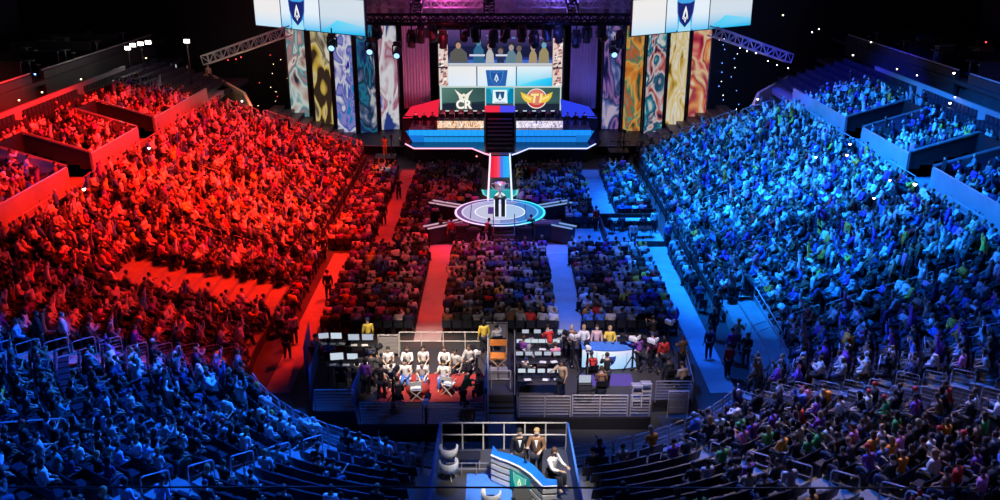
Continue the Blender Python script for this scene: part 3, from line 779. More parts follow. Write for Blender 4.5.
# runway
t = thing('runway', 'narrow runway from the main stage to the round stage', 'runway', (0,0,0))
y0, y1 = 61.6, 75.6; hw = .78
mb = MB(); mb.box(0, (y0+y1)/2, .62, hw*2, y1-y0, 1.24); mb.build('runway_deck', 'stage', t)
for sx, cl in ((-1,(1.0,.62,.8)),(1,(.6,.72,1.0))):
    mb = MB(); mb.tube([(sx*.86,y0,1.28),(sx*.84,y1,1.28)], .065); mb.build('edge_light', emis('rw%d' % sx, cl, 1.6), t)
mb = MB(); mb.m = 0
yy = [at(500,v,1.27).y for v in range(156, 178)]
for i in range(len(yy)-1):
    a, b = yy[i+1], yy[i]-.05
    for k in range(6):
        mb.m = min(k, 5) ; mb.box(-.62+.248*k, (a+b)/2, 1.255, .245, b-a, .03)
mb.build('led_floor', [emis('rwf%d' % k, c, .95) for k, c in enumerate([(1,.02,.06),(1,.04,.08),(.9,.08,.2),(.1,.2,.9),(.03,.42,1),(.02,.5,1)])], t)
pic = Pic(); pic.rect(-.72,0,.72,3.2,(0.0,.22,.30),(0.0,.45,.5)); pic.emblem(0,1.5,2.7,(.02,.35,.4),(.2,.75,.7),(.95,1,.95))
o = pic.build('crest_panel', t); o.rotation_euler.x = -PI/2; o.location = (0, y0+.1, 1.27)
# round stage
CY, CR = 59.0, 3.15
t = thing('round_stage', 'round stage with glowing rings in the middle of the floor', 'stage', (0,CY,0))
mb = MB(); mb.lathe([(CR-.25,0),(CR-.2,1.1),(CR,1.16),(CR,1.3)], (0,0,0), 56); mb.build('drum', 'stage_matt', t)
def ring(r0, r1, z, mats, name, seg=72):
    mb = MB()
    for k in range(seg):
        a, b = 2*PI*k/seg, 2*PI*(k+1)/seg
        m = (a+b)/2; x = math.cos(m); mb.m = min(len(mats)-1, int((x+1)/2*len(mats)))
        q = [(r*math.cos(an), r*math.sin(an)) for r, an in ((r0,a),(r1,a),(r1,b),(r0,b))]
        mb._add([(*p,z) for p in q]+[(*p,z+.03) for p in q], [(3,2,1,0),(4,5,6,7),(0,1,5,4),(1,2,6,5),(2,3,7,6),(3,0,4,7)])
    return mb.build(name, mats, t)
R3 = lambda nm, cs, s: [emis(nm+str(i), c, s) for i, c in enumerate(cs)]
ring(CR-.18, CR-.04, 1.3, R3('ringa', [(.9,.55,.85),(.85,.6,.95),(.6,.6,1),(.35,.65,1),(.05,.75,1)], 1.5), 'outer_ring')
ring(CR-.62, CR-.50, 1.3, R3('ringb', [(.75,.6,.9),(.6,.6,.95),(.35,.5,.95),(.1,.55,1)], 1.1), 'middle_ring')
ring(CR-.50, CR-.18, 1.295, R3('ringc', [(.22,.10,.30),(.10,.10,.40),(.03,.16,.55),(.02,.35,.8)], .8), 'rim_floor')
ring(1.75, CR-.62, 1.295, R3('ringd', [(.50,.46,.72),(.42,.44,.72),(.22,.28,.62),(.06,.22,.65)], .95), 'led_ring_floor')
ring(1.66, 1.75, 1.3, R3('ringe', [(.85,.8,.95),(.7,.8,1)], 1.2), 'inner_ring')
ring(0.02, 1.66, 1.295, R3('ringf', [(.62,.62,.82),(.58,.62,.86),(.45,.62,.9)], .9), 'centre_floor', 48)
for x in (-2.0, 1.75):
    mb = MB(); mb.box(x, 0, 1.34, .05, 3.2, .02); mb.build('floor_seam', 'black', t)
mb = MB(); mb.box(-.55,.25,1.335,.55,1.5,.02); mb.build('dark_panel', emis('pan', (.12,.05,.3), .8), t)
# trophy and its plinth
t = thing('trophy_plinth', 'tall dark plinth with glowing white edges on the round stage', 'plinth', (0,CY-.9,1.33))
mb = MB(); mb.box(-.22,0,.62,.26,.5,1.24,0,.03); mb.build('column', 'black', t)
mb = MB(); mb.box(.22,0,.62,.26,.5,1.24,0,.03); mb.build('column', 'black', t)
mb = MB(); mb.box(0,0,1.27,.85,.6,.08,0,.02); mb.build('cap', 'black', t)
for x in (-.38, 0, .38):
    mb = MB(); mb.box(x,-.26,.62,.05,.04,1.24); mb.build('edge_light', emis('plinth', (.8,.85,1), 1.6), t)
t = thing('trophy', 'silver trophy cup standing on the dark plinth', 'trophy', (0,CY-.9,2.65))
mb = MB(); mb.lathe([(.26,0),(.27,.06),(.12,.14),(.07,.30),(.12,.40),(.28,.55),(.36,.78),(.40,.98),(.36,.98),(.30,.8),(.05,.6)], (0,0,0), 20); mb.build('cup', 'silver', t, True)
for sx in (-1,1):
    mb = MB(); mb.tube([(sx*.36,0,.9),(sx*.55,0,.95),(sx*.60,0,.75),(sx*.42,0,.55),(sx*.26,0,.5)], .035); mb.build('handle', 'silver', t, True)
spot('trophy_light', (2,50,12), (0,58,3.2), (.8,1,.95), 2500, 9, .5)
# ramps, arms and cases round the drum
for (a, nm) in ((150,'far left'),(30,'far right'),(212,'near left'),(328,'near right')):
    t = thing('truss_arm', 'dark spoke with a pale top edge at the %s of the round stage' % nm, 'arm', (0,CY,0))
    c, s = math.cos(R(a)), math.sin(R(a)); L = 2.6
    mb = MB(); mb.box((CR+L/2-.1)*c, (CR+L/2-.1)*s, .6, L, .7, 1.1, R(a), .04); mb.build('ramp', 'stage_matt', t)
    q = Vector((-s,c,0))*.3
    mb = MB()
    mb.tube([Vector((CR*c,CR*s,1.22))+q, Vector(((CR+L)*c,(CR+L)*s,1.2))+q], .05); mb.tube([Vector((CR*c,CR*s,1.22))-q, Vector(((CR+L)*c,(CR+L)*s,1.2))-q], .05)
    mb.build('edge_light', emis('arm'+nm, (.8,.45,.6) if 'left' in nm else (.25,.45,.95), .8), t)
for (u, v, w, h, nm, cl) in ((458,243,1.5,1.25,'left end of the round stage front','box'),(474,245,1.0,1.1,'left of the front steps of the round stage','black'),(524,244,1.1,1.15,'right of the front steps of the round stage','black'),(546,242,1.7,1.3,'right end of the round stage front','box')):
    p = at(u, v, 0); t = thing('subwoofer', 'dark loudspeaker case at the '+nm, 'loudspeaker', (p.x, p.y+.4, 0))
    mb = MB(); mb.box(0,0,h/2,w,.85,h,0,.04); mb.build('cabinet', cl, t)
    mb = MB(); mb.box(0,-.435,h/2,w*.86,.03,h*.8,0,.01); mb.build('grille', 'black_metal', t)
    mb = MB(); mb.tube([(-w*.2,-.2,h),(-w*.2,-.2,h+.06),(w*.2,-.2,h+.06),(w*.2,-.2,h)], .02); mb.build('handle', 'steel', t)
p = at(559, 240, 0); t = thing('stage_monitor_board', 'narrow tan board standing beside the right loudspeaker case', 'board', (p.x,p.y+.4,0)); mb = MB(); mb.box(0,0,.65,.28,.1,1.3,0,.02); mb.build('panel','wood',t); mb = MB(); mb.box(0,.1,.03,.3,.3,.06); mb.build('base','black',t)
t = thing('front_steps', 'dark steps up to the front of the round stage', 'steps', (0,0,0)); p = at(504, 249, 0)
mb = MB()
for k in range(5): mb.box(p.x, p.y+.15+k*.3, .13+k*.12, 1.35, .32, .26+k*.24, 0, .01)
mb.build('treads', 'box', t)
for sx in (-1,1):
    mb = MB(); mb.tube([(p.x+sx*.7,p.y+.1,0),(p.x+sx*.7,p.y+.1,.9),(p.x+sx*.7,p.y+1.5,1.9),(p.x+sx*.7,p.y+1.5,1.0)], .03); mb.build('handrail', 'black_metal', t)
for i, (u, v, tp, po, lab) in enumerate(((452,244,'red','stand','person in red standing by the left loudspeaker case'),(486,245,'brown','stand_bend','person in brown bending beside the front steps of the round stage'),(531,240,'dark grey','stand_camera','camera operator in grey by the right loudspeaker case'),(441,240,'brown','stand_point','person in brown pointing at the left end of the round stage'))):
    p = at(u, v, 0); person(po, (p.x,p.y-.1,0), [.5,-.6,.2,-1][i], lab, tp)
# ------------------------------------------------------------------ screens
SY = 92.0
def frame(parent, w, h, t, mat='black'):
    mb = MB(); mb.box(0,.12,h/2,w+2*t,.2,h+2*t); return mb.build('frame', mat, parent)
px = 92.6/FPX
t = thing('centre_screen', 'big centre screen showing a broadcast desk above two team logos', 'screen', (atY(501,112,SY).x, SY, atY(501,112,SY).z))
W, H = 12.55, atY(501,30,SY).z-atY(501,112,SY).z
frame(t, W, H, .12)
pic = Pic(); kx = W/122.0; kz = H/82.0
X = lambda zx: (435+zx/5.263-501)*kx
Zz = lambda zy: (112-(25+zy/5.263))*kz
Bx = lambda x0, y0, x1, y1, c, top=None, right=None: pic.rect(X(x0), Zz(y1), X(x1), Zz(y0), c, top, right)
Bx(28,26,662,450,(.01,.012,.05))
Bx(28,26,662,110,(.02,.02,.09),(.10,.05,.18))
for i in range(26):
    r_ = random.Random(i); x = 90+r_.random()*500; y = 32+r_.random()*40; Bx(x,y,x+8+r_.random()*14,y+4+r_.random()*6,[(.25,.12,.4),(.1,.2,.5),(.5,.3,.5),(.05,.05,.2)][i%4])
Bx(75,165,612,205,(.03,.05,.35),(.02,.03,.2)); Bx(75,180,612,198,(.05,.14,.55))
for (x, y0, w, hc, sk) in ((128,85,100,(.16,.16,.15),(.6,.35,.25)),(232,70,60,(.05,.22,.42),(.1,.3,.5)),(290,90,44,(.75,.75,.75),(.5,.35,.3)),(345,115,40,(.03,.05,.12),(.3,.2,.2)),(400,95,60,(.2,.35,.45),(.5,.4,.4)),(440,100,36,(.35,.36,.3),(.2,.15,.15)),(512,95,44,(.6,.45,.25),(.6,.4,.3)),(568,82,56,(.5,.42,.22),(.2,.45,.7))):
    pic.poly([(X(x-w/2),Zz(195)),(X(x+w/2),Zz(195)),(X(x+w*.42),Zz(y0+58)),(X(x+w*.14),Zz(y0+32)),(X(x-w*.14),Zz(y0+32)),(X(x-w*.42),Zz(y0+58))], tuple(c*.62 for c in hc))
    pic.disc(X(x), Zz(y0+12), 17*kx/5.263, 19*kz/5.263, (.03,.025,.04))
    pic.disc(X(x), Zz(y0+21), 13*kx/5.263, 16*kz/5.263, tuple(c*.75 for c in sk))
Bx(185,150,265,160,(.6,.65,.8)); Bx(320,150,380,160,(.6,.65,.8))
Bx(75,196,612,214,(.42,.45,.5),(.6,.62,.66))
def band(x0, x1, c0, c1, c2, c3):
    pic.poly([(X(x0),Zz(316)),(X(x1),Zz(316)),(X(x1),Zz(213)),(X(x0),Zz(213))], c0, [c0,c1,c2,c3])
band(72,222,(.7,.82,.95),(.78,.86,.95),(.86,.84,.82),(.84,.82,.8)); band(222,427,(.7,.85,.98),(.5,.82,.98),(.85,.88,.9),(.86,.84,.82)); band(427,612,(.15,.72,.95),(.02,.5,.8),(.78,.86,.92),(.8,.88,.92))
pic.poly([(X(440),Zz(316)),(X(612),Zz(316)),(X(612),Zz(270)),(X(520),Zz(285))], (.01,.55,.9), [(.1,.7,.95),(.0,.45,.85),(.02,.6,.95),(.2,.75,.95)])
Bx(219,213,225,316,(.05,.1,.2)); Bx(424,213,430,316,(.05,.15,.3))
pic.poly([(X(268),Zz(232)),(X(382),Zz(232)),(X(372),Zz(316)),(X(278),Zz(316))], (.02,.12,.42)); pic.emblem(X(324),Zz(274),72*kz/5.263,(.02,.09,.35),(.08,.3,.7),(.6,.8,1))
Bx(28,316,662,452,(.55,.68,.66))
for x0, x1 in ((38,264),(418,655)):
    Bx(x0,324,x1,446,(.012,.02,.04)); pic.poly([(X(x0),Zz(410)),(X(x1),Zz(410 if x0 > 100 else 398)),(X(x1),Zz(324)),(X(x0),Zz(324))], (.05,.12,.11), [(.07,.16,.14),(.04,.10,.10),(.03,.08,.08),(.10,.22,.18)])
    Bx(x0+6,404,x1-6,408,(.02,.05,.06))
Bx(269,322,413,447,(.02,.42,.62),(.05,.5,.7)); pic.poly([(X(269),Zz(447)),(X(330),Zz(447)),(X(290),Zz(330)),(X(269),Zz(330))], (.01,.25,.4)); pic.poly([(X(413),Zz(447)),(X(352),Zz(447)),(X(392),Zz(330)),(X(413),Zz(330))], (.0,.22,.42))
# centre crest: pale shield with a dark heart and a line of small bars under it
pic.poly([(X(306),Zz(336)),(X(378),Zz(336)),(X(382),Zz(412)),(X(342),Zz(440)),(X(302),Zz(412))], (.8,.95,1)); pic.poly([(X(318),Zz(345)),(X(366),Zz(345)),(X(362),Zz(378)),(X(342),Zz(394)),(X(322),Zz(378))], (.02,.08,.2)); pic.poly([(X(342),Zz(352)),(X(352),Zz(386)),(X(332),Zz(386))], (.7,.9,1))
Bx(314,400,370,404,(.3,.3,.5)); Bx(330,412,354,430,(.05,.25,.35))
# left logo: two swept ears over white letters
cream = (.88,.84,.72)
pic.poly([(X(104),Zz(332)),(X(150),Zz(366)),(X(148),Zz(384)),(X(128),Zz(372))], cream); pic.poly([(X(202),Zz(332)),(X(156),Zz(366)),(X(158),Zz(384)),(X(178),Zz(372))], cream)
pic.poly([(X(126),Zz(372)),(X(153),Zz(354)),(X(180),Zz(372)),(X(174),Zz(394)),(X(132),Zz(394))], cream); pic.poly([(X(146),Zz(372)),(X(160),Zz(372)),(X(153),Zz(384))], (.1,.2,.18))
pic.poly([(X(110),Zz(392)),(X(194),Zz(392)),(X(190),Zz(440)),(X(114),Zz(440))], (.10,.12,.10)); pic.text('CR', X(152), Zz(416), 62*kz/5.263, (.95,.93,.86), 0, .05)
# right logo: red disc with gold wings and T1
gold = (.85,.55,.06)
pic.disc(X(533),Zz(382),54*kx/5.263,54*kz/5.263,(.9,.8,.75),22); pic.disc(X(533),Zz(382),49*kx/5.263,49*kz/5.263,(.55,.05,.05),22); pic.disc(X(533),Zz(376),43*kx/5.263,40*kz/5.263,(.72,.22,.16),22)
for sg in (-1,1):
    pic.poly([(X(533+sg*18),Zz(376)),(X(533+sg*84),Zz(346)),(X(533+sg*76),Zz(376)),(X(533+sg*64),Zz(392)),(X(533+sg*48),Zz(404)),(X(533+sg*28),Zz(404))], gold); pic.poly([(X(533+sg*26),Zz(380)),(X(533+sg*70),Zz(362)),(X(533+sg*64),Zz(376)),(X(533+sg*32),Zz(392))], (.95,.75,.2))
pic.text('T1', X(534), Zz(382), 62*kz/5.263, (.95,.80,.30), .15, .06)
for x0, x1 in ((26,74),(612,662)):
    Bx(x0,28,x1,314,(.75,.62,.58))
    r_ = random.Random(x0)
    for i in range(95):
        x = x0+r_.random()*36; y = 30+r_.random()*265; w_ = 8+r_.random()*14; h_ = 6+r_.random()*16
        cl = [(.25,.08,.08),(.9,.85,.8),(.55,.25,.22),(.05,.03,.04),(.8,.5,.45)][i%5]
        pic.poly([(X(x),Zz(y+h_)),(X(min(x1,x+w_)),Zz(y+h_*.6)),(X(min(x1,x+w_*.8)),Zz(y)),(X(x+2),Zz(y+h_*.3))], cl)
    Bx(x0,210,x1,218,(.04,.02,.05))
pic.build('picture', t)
# hanging side screens
for sx, nm in ((-1,'left'),(1,'right')):
    pin = at(365.5, 36, 10.7) if sx < 0 else at(631.5, 36, 10.7); pout = at(256, 25, 10.7) if sx < 0 else at(750, 25, 10.7)
    a, b = (pout, pin) if sx < 0 else (pin, pout)
    dv = b-a; L = dv.length; rz = math.atan2(dv.y, dv.x); c = (a+b)/2; Hs = 3.0
    t = thing('hanging_screen', 'wide white and blue hanging screen with a crest, above the %s banners' % nm, 'screen', (c.x,c.y,10.7), rz)
    frame(t, L, Hs, .08)
    pic = Pic(); h = L/2
    top, bot = (.78,.78,.80), (.22,.70,.95)
    m1, m2 = -h+L*.26, -h+L*.62
    for x0, x1, cb, ct in ((-h,m1,(.55,.78,.95),(.86,.84,.84)),(m1,m2,(.10,.55,.92),(.80,.88,.95)),(m2,h,(.02,.50,.85),(.66,.74,.82))):
        zz = [0,.35,.9,1.5,Hs]
        for i in range(4):
            f0, f1 = [0,.25,.65,.95,1][i], [0,.25,.65,.95,1][i+1]
            l = lambda f: tuple(cb[j]+(ct[j]-cb[j])*f for j in range(3))
            pic.poly([(x0,zz[i]),(x1,zz[i]),(x1,zz[i+1]),(x0,zz[i+1])], cb, [l(f0),l(f0),l(f1),l(f1)])
    pic.poly([(m2+.2,0),(h,0),(h,.7),(m2+2.2,1.15)], (.0,.55,.9), [(.02,.55,.92),(.0,.45,.85),(.25,.65,.9),(.15,.7,.95)])
    for x in (m1, m2): pic.rect(x-.06,0,x+.06,Hs,(.01,.03,.12))
    ec = -h+L*.415
    pic.rect(ec-1.05,0,ec+1.05,.12,(.02,.10,.30)); pic.poly([(ec-1.15,Hs*.97),(ec+1.15,Hs*.97),(ec+.95,Hs*.42),(ec+.85,0),(ec-.85,0),(ec-.95,Hs*.42)], (.06,.38,.8)); pic.poly([(ec-.8,0),(ec+.8,0),(ec+.75,.9),(ec-.75,.9)], (.35,.75,.95)); pic.emblem(ec, Hs*.50, Hs*.74, (.012,.02,.16), (.03,.13,.5), (.85,.88,.9))
    pic.build('picture', t)
    for k in (-.8,.8):
        mb = MB(); mb.tube([(h*k,.15,Hs),(h*k,.15,Hs+6)], .03); mb.build('hanging_cable', 'black_metal', t)
# ten tall LED banners with abstract swirls
PAL = [[(.02,.03,.08),(.55,.35,.30),(.75,.85,.80),(.08,.30,.35),(.60,.25,.25),(.9,.85,.75),(.15,.02,.08)],
       [(.05,.03,.02),(.75,.50,.08),(.85,.70,.35),(.12,.08,.05),(.85,.82,.68),(.95,.9,.75)],
       [(.02,.03,.30),(.45,.42,.80),(.9,.9,1),(.02,.10,.50),(.35,.30,.75),(.02,.25,.65)],
       [(.01,.02,.08),(.02,.06,.20),(.02,.22,.36),(.01,.02,.06),(.10,.15,.30),(.6,.6,.6)],
       [(.03,.06,.30),(.80,.78,.85),(.9,.9,.95),(.45,.12,.20),(.80,.65,.85),(.10,.15,.55)],
       [(.01,.01,.06),(.06,.04,.25),(.35,.18,.50),(.02,.03,.12),(.10,.15,.45),(.6,.5,.7)],
       [(.03,.10,.06),(.75,.22,.03),(.85,.45,.10),(.03,.25,.15),(.65,.12,.03),(.03,.40,.30)],
       [(.01,.02,.08),(.55,.12,.10),(.75,.70,.75),(.02,.05,.15),(.02,.30,.40),(.8,.8,.8)],
       [(.10,.07,.03),(.80,.50,.08),(.95,.90,.72),(.90,.65,.20),(1,.97,.85),(.5,.3,.08)],
       [(.25,.01,.04),(.75,.08,.12),(.95,.70,.40),(.45,.02,.08),(.9,.35,.12),(.95,.85,.7)]]
LOOK = ['pale teal and cream','gold and black','violet and white','dark navy','white and lilac','dark purple','orange and green','dark blue and white','gold and cream','crimson and orange']
bu = [(297,307,129.0,31),(317,332.5,131.5,32.5),(339,355.5,133,34),(361,377.5,132,37),(383,399,129,38),(601.5,618,129,38),(621,639,131,36),(644,662,133,34),(668,685.5,132,33),(689,705,130,31)]
BZ = .9
for i, (u0, u1, v0, vt) in enumerate(bu):
    k = i if i < 5 else 9-i
    if i < 5: u0, u1 = [(293,310.5),(317,334),(338.5,356),(361,377.5),(382,399.5)][i]
    else: u0, u1 = [(601.5,618),(622.5,639.5),(643.5,661),(665,682.5),(687,704)][i-5]
    a, b = at(u0, v0+(.6 if i < 5 else 0), BZ), at(u1, v0, BZ)
    dv = b-a; L = dv.length; rz = math.atan2(dv.y, dv.x); c = (a+b)/2; Hb = 10.2
    t = thing('led_banner', 'tall %s LED banner, %s in the %s row from the outer end' % (LOOK[i], ORD[(i if i < 5 else 9-i)+1], 'left' if i < 5 else 'right'), 'banner', (c.x,c.y,BZ), rz)
    mb = MB(); mb.box(0,.22,Hb/2,L+.35,.3,Hb+.2); mb.build('frame', 'black', t)
    mb = MB(); mb.box(0,.0,Hb/2,L,.1,Hb); mb.build('led_face', led_art('art_%d' % i, PAL[i], .30+.05*(i%3), .9+.3*(i%4), .62, i+1), t)
    mb = MB(); mb.box(0,.3,-.4,L*.7,.4,.9); mb.build('foot', 'black', t)
# side drapes between screen and banners
for sx, nm in ((-1,'left'),(1,'right')):
    t = thing('stage_drape', 'tall %s lit drape beside the centre screen' % ('magenta' if sx < 0 else 'blue'), 'drape', (sx*8.3,90.0,2.4))
    mb = MB(); n = 30; pts = []
    for k in range(n+1):
        x = -1.35+2.7*k/n; pts.append((x, .05*math.sin(k*1.9)))
    poly_ = pts+[(x, y+.06) for x, y in pts[::-1]]
    for k in range(n):
        a, b = pts[k], pts[k+1]; mb._add([(a[0],a[1],0),(b[0],b[1],0),(b[0]*.98,b[1],9.2),(a[0]*.98,a[1],9.2)], [(0,1,2,3)])
        mb._add([(a[0],a[1]+.05,0),(b[0],b[1]+.05,0),(b[0]*.98,b[1]+.05,9.2),(a[0]*.98,a[1]+.05,9.2)], [(3,2,1,0)])
    mb.build('cloth', 'drape', t, True)
    mb = MB(); mb.tube([(-1.45,.03,9.25),(1.45,.03,9.25)], .06); mb.build('pipe', 'black_metal', t)
    spot('drape_light', (sx*7.5,83.5,3.0), (sx*8.3,90,7), (1.0,.22,.36) if sx < 0 else (.16,.16,.85), 950 if sx < 0 else 900, 62, .6)
# dark screens flanking the centre screen
# ------------------------------------------------------------------ rig above the stage
def truss(name, p0, p1, size, label, cat='truss', mat='black_metal', group=None, bays=None, r=.05):
    p0, p1 = Vector(p0), Vector(p1); d = p1-p0; L = d.length; dn = d.normalized()
    side = dn.cross(Vector((0,0,1))).normalized(); up = side.cross(dn).normalized()
    t = thing(name, label, cat, p0, 0, group)
    cs = [(side*a+up*b)*size/2 for a, b in ((-1,-1),(1,-1),(1,1),(-1,1))]
    mb = MB()
    for c in cs: mb.tube([c, d+c], r, 5)
    mb.build('chords', mat, t)
    mb = MB(); n = bays or max(2, int(L/size))
    for i in range(n):
        a, b = dn*(L*i/n), dn*(L*(i+1)/n)
        for k in range(4): mb.tube([a+cs[k], b+cs[(k+1)%4]] if i % 2 else [a+cs[(k+1)%4], b+cs[k]], r*.6, 4)
        for k in range(4): mb.tube([a+cs[k], a+cs[(k+1)%4]], r*.6, 4)
    mb.build('braces', mat, t); return t
truss('lighting_truss', (-12.2,84,11.75), (12.2,84,11.75), .8, 'long black lighting truss across the top of the centre screen', r=.09)
truss('lighting_truss', (-12.2,86.6,11.2), (12.2,86.6,11.2), .5, 'second lighting truss just behind the long black truss', r=.05)
for i, (y, z) in enumerate(((87.5,12.9),(89,13.4),(90.5,13.9))):
    truss('roof_truss', (-13,y,z), (13,y,z), .9, 'purple lit roof truss above the stage, %s from the front' % ORD[i+1], mat='pale_metal', r=.06)
for i, x in enumerate((-7.6,-1.0,6.6)):
    truss('cross_truss', (x,83.6,12.7), (x,94,14.8), .9, 'black cross truss over the stage, %s from the left' % ORD[i+1], r=.08)
mb = MB(); n = 120
pts = [(-14+28*k/n, .18*math.sin(k*1.3)) for k in range(n+1)]
for k in range(n):
    a, b = pts[k], pts[k+1]; mb._add([(a[0],a[1],0),(b[0],b[1],0),(b[0],b[1],8),(a[0],a[1],8)], [(0,1,2,3)])
o = mb.build('backdrop_drape', 'drape', None, True); o.location = (0,94.5,10.2); tag(o, 'purple and blue lit curtain behind the roof trusses', 'drape')
def moving_head(x, y, z, tilt, pan, label, lit=None):
    t = thing('moving_head_lamp', label, 'stage light', (x,y,z), pan, 'moving lamps on the stage truss'); t.scale = (1.35,1.35,1.4)
    mb = MB(); mb.box(0,0,-.12,.50,.40,.24,0,.04); mb.tube([(0,0,0),(0,0,.3)], .05); mb.build('base', 'black', t)
    mb = MB()
    for s_ in (-1,1): mb.box(s_*.30,0,-.55,.08,.26,.66,0,.02)
    mb.box(0,0,-.27,.6,.26,.08); mb.build('yoke', 'black', t)
    mb = MB(); mb.lathe([(.14,-.42),(.22,-.40),(.24,.0),(.27,.38),(.27,.44),(.20,.45)], (0,0,0), 14); h = mb.build('head', 'black', t, True); h.location = (0,0,-.72); h.rotation_euler.x = tilt
    mb = MB(); mb.lathe([(.2,.452),(.16,.475),(.05,.48)], (0,0,0), 12); mb.build('lens', lit or 'black_metal', h)
xs = [-11.2,-8.1,-7.2,-6.3,-5.2,-3.2,-2.2,-.6,.5,2.0,3.1,4.3,5.3,7.0,7.9,9.3,11.0]
for i, x in enumerate(xs):
    moving_head(x, 84+(.3 if i % 2 else -.3), 11.3-(.5 if i % 3 == 1 else 0), R(150+20*((i*7)%5)-30), .4*((i%4)-1.5), 'black moving lamp under the stage truss, %s from the left' % ORD[i+1])
for i, (u, v, y) in enumerate(((332,41,82),(370,45,84),(397,49,86),(614,48,86))):
    p = atY(u, v, y); moving_head(p.x, p.y, p.z+.7, R(115), 0, 'lamp with a blue-white glowing lens over the banners, %s from the left' % ORD[i+1], emis('lens_blue%d' % i, (.25,.5,1), 2.2))
# the two slanted side trusses
truss('side_truss', at(205,60,8.2), at(288,31,11.2), .8, 'slanted bluish truss left of the hanging screen', mat='pale_metal', r=.06)
truss('side_truss', at(789,58,8.2), at(712,31,11.2), .8, 'slanted bluish truss right of the hanging screen', mat='pale_metal', r=.06)
point('truss_light', at(250,52,11)+Vector((0,-3,0)), (.3,.3,1), 160); point('truss_light', at(752,52,11)+Vector((0,-3,0)), (.15,.3,1), 300)
# ------------------------------------------------------------------ production pens in front of the floor seats
PD = .6
def deck(name, label, pts, z, skirt=None):
    P = [tuple(at(u,v,z))[:2] for u, v in pts]
    t = thing(name, label, 'platform', (0,0,0))
    mb = MB(); mb.prism(P, z-.08, z); mb.build('deck', 'stage_matt', t)
    mb = MB(); mb.prism([(x*.99, y*.999+.03) for x, y in P], 0, z-.08); mb.build('skirt', 'black_cloth', t); return P
LP = deck('pen_platform', 'low platform of the left production pen', [(312,352),(487,348),(486,424),(358,424),(355,411),(313,411)], PD)
RP = deck('pen_platform', 'low platform of the right production pen', [(515,348),(690,350),(693,398),(652,400),(651,417),(517,417)], PD)
deck('pen_platform', 'low platform of the narrow middle bay between the production pens', [(489,342),(513,342),(513,395),(488,395)], PD)
def guard(name, label, a, b, z, h=1.05, fill='bars', n=None, mat='pale_metal', group=None, r=.025, cat='railing', nb=7):
    a, b = Vector((a[0],a[1],0)), Vector((b[0],b[1],0)); d = b-a; L = d.length; rz = math.atan2(d.y, d.x)
    t = thing(name, label, cat, (a.x,a.y,z), rz, group)
    n = n or max(1, round(L/2.2))
    mb = MB(); mb.tube([(0,0,h),(L,0,h)], r); mb.build('top_rail', mat, t)
    for k in range(n+1):
        mb = MB(); mb.tube([(L*k/n,0,0),(L*k/n,0,h)], r); mb.build('post', mat, t)
    mb = MB()
    if fill == 'bars':
        for k in range(1, nb): mb.tube([(0,0,h*k/nb),(L,0,h*k/nb)], r*.5, 4)
    elif fill == 'mid': mb.tube([(0,0,h*.55),(L,0,h*.55)], r, 5)
    elif fill == 'panel': mb.box(L/2,0,h*.5,L-.06,.02,h*.8)
    mb.build({'bars':'bars','mid':'mid_rail','panel':'panel'}[fill], mat if fill != 'panel' else 'blue_cloth', t)
    return t
A = lambda u, v, z=PD: at(u, v, z)
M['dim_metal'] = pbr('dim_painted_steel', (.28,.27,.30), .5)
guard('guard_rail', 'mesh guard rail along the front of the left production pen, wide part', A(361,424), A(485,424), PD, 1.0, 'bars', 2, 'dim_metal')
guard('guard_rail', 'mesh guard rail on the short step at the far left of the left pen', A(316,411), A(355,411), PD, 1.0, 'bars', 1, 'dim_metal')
guard('guard_rail', 'front guard rail of the right pen, its left section', A(519,417), A(570,417), PD, .98, 'bars', 2)
guard('guard_rail', 'front guard rail of the right pen, its middle section', A(572,416), A(627,416), PD, .98, 'bars', 2)
guard('guard_rail', 'front guard rail of the right pen, its short right section', A(630,416), A(649,416), PD, .98, 'bars', 1)
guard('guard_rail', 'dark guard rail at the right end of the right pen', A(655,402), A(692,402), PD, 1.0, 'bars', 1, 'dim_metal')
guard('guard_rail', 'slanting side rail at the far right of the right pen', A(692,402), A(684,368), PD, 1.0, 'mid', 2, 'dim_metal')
guard('guard_rail', 'pale two-bar rail behind the white-shirted panel', A(400,352), A(487,352), PD, 1.05, 'mid', 4)
guard('guard_rail', 'pale two-bar rail behind the analysts of the right pen', A(561,356), A(634,356), PD, 1.05, 'mid', 4)
guard('guard_rail', 'pale side rail between the left pen and the middle bay', A(488,424), A(488,352), PD, 1.05, 'mid', 4)
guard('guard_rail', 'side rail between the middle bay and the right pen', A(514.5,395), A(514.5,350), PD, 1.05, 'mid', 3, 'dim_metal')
def board(u, v, w, h, label, mat='pale_metal', rz=0, z=PD, name='barrier_board'):
    p = A(u, v, z); t = thing(name, label, 'barrier', (p.x,p.y,z), rz)
    mb = MB(); mb.tube([(-w/2,0,0),(-w/2,0,h),(w/2,0,h),(w/2,0,0)], .03); mb.build('frame', mat, t)
    mb = MB(); mb.box(0,0,h*.55,w-.08,.02,h*.75)
    for k in range(5): mb.box(0,-.015,h*(.25+.14*k),w-.1,.02,.02)
    mb.build('slats', 'wall' if mat == 'pale_metal' else mat, t); return t
board(389, 357, .95, 1.15, 'slatted barrier board behind the left end of the white-shirted panel')
board(497, 341, 1.0, 1.0, 'grey slatted board at the back of the middle bay', 'wall')
board(677, 418, .85, 1.3, 'upright slatted crate board in front of the right pen', 'pale_metal', 0, 0)
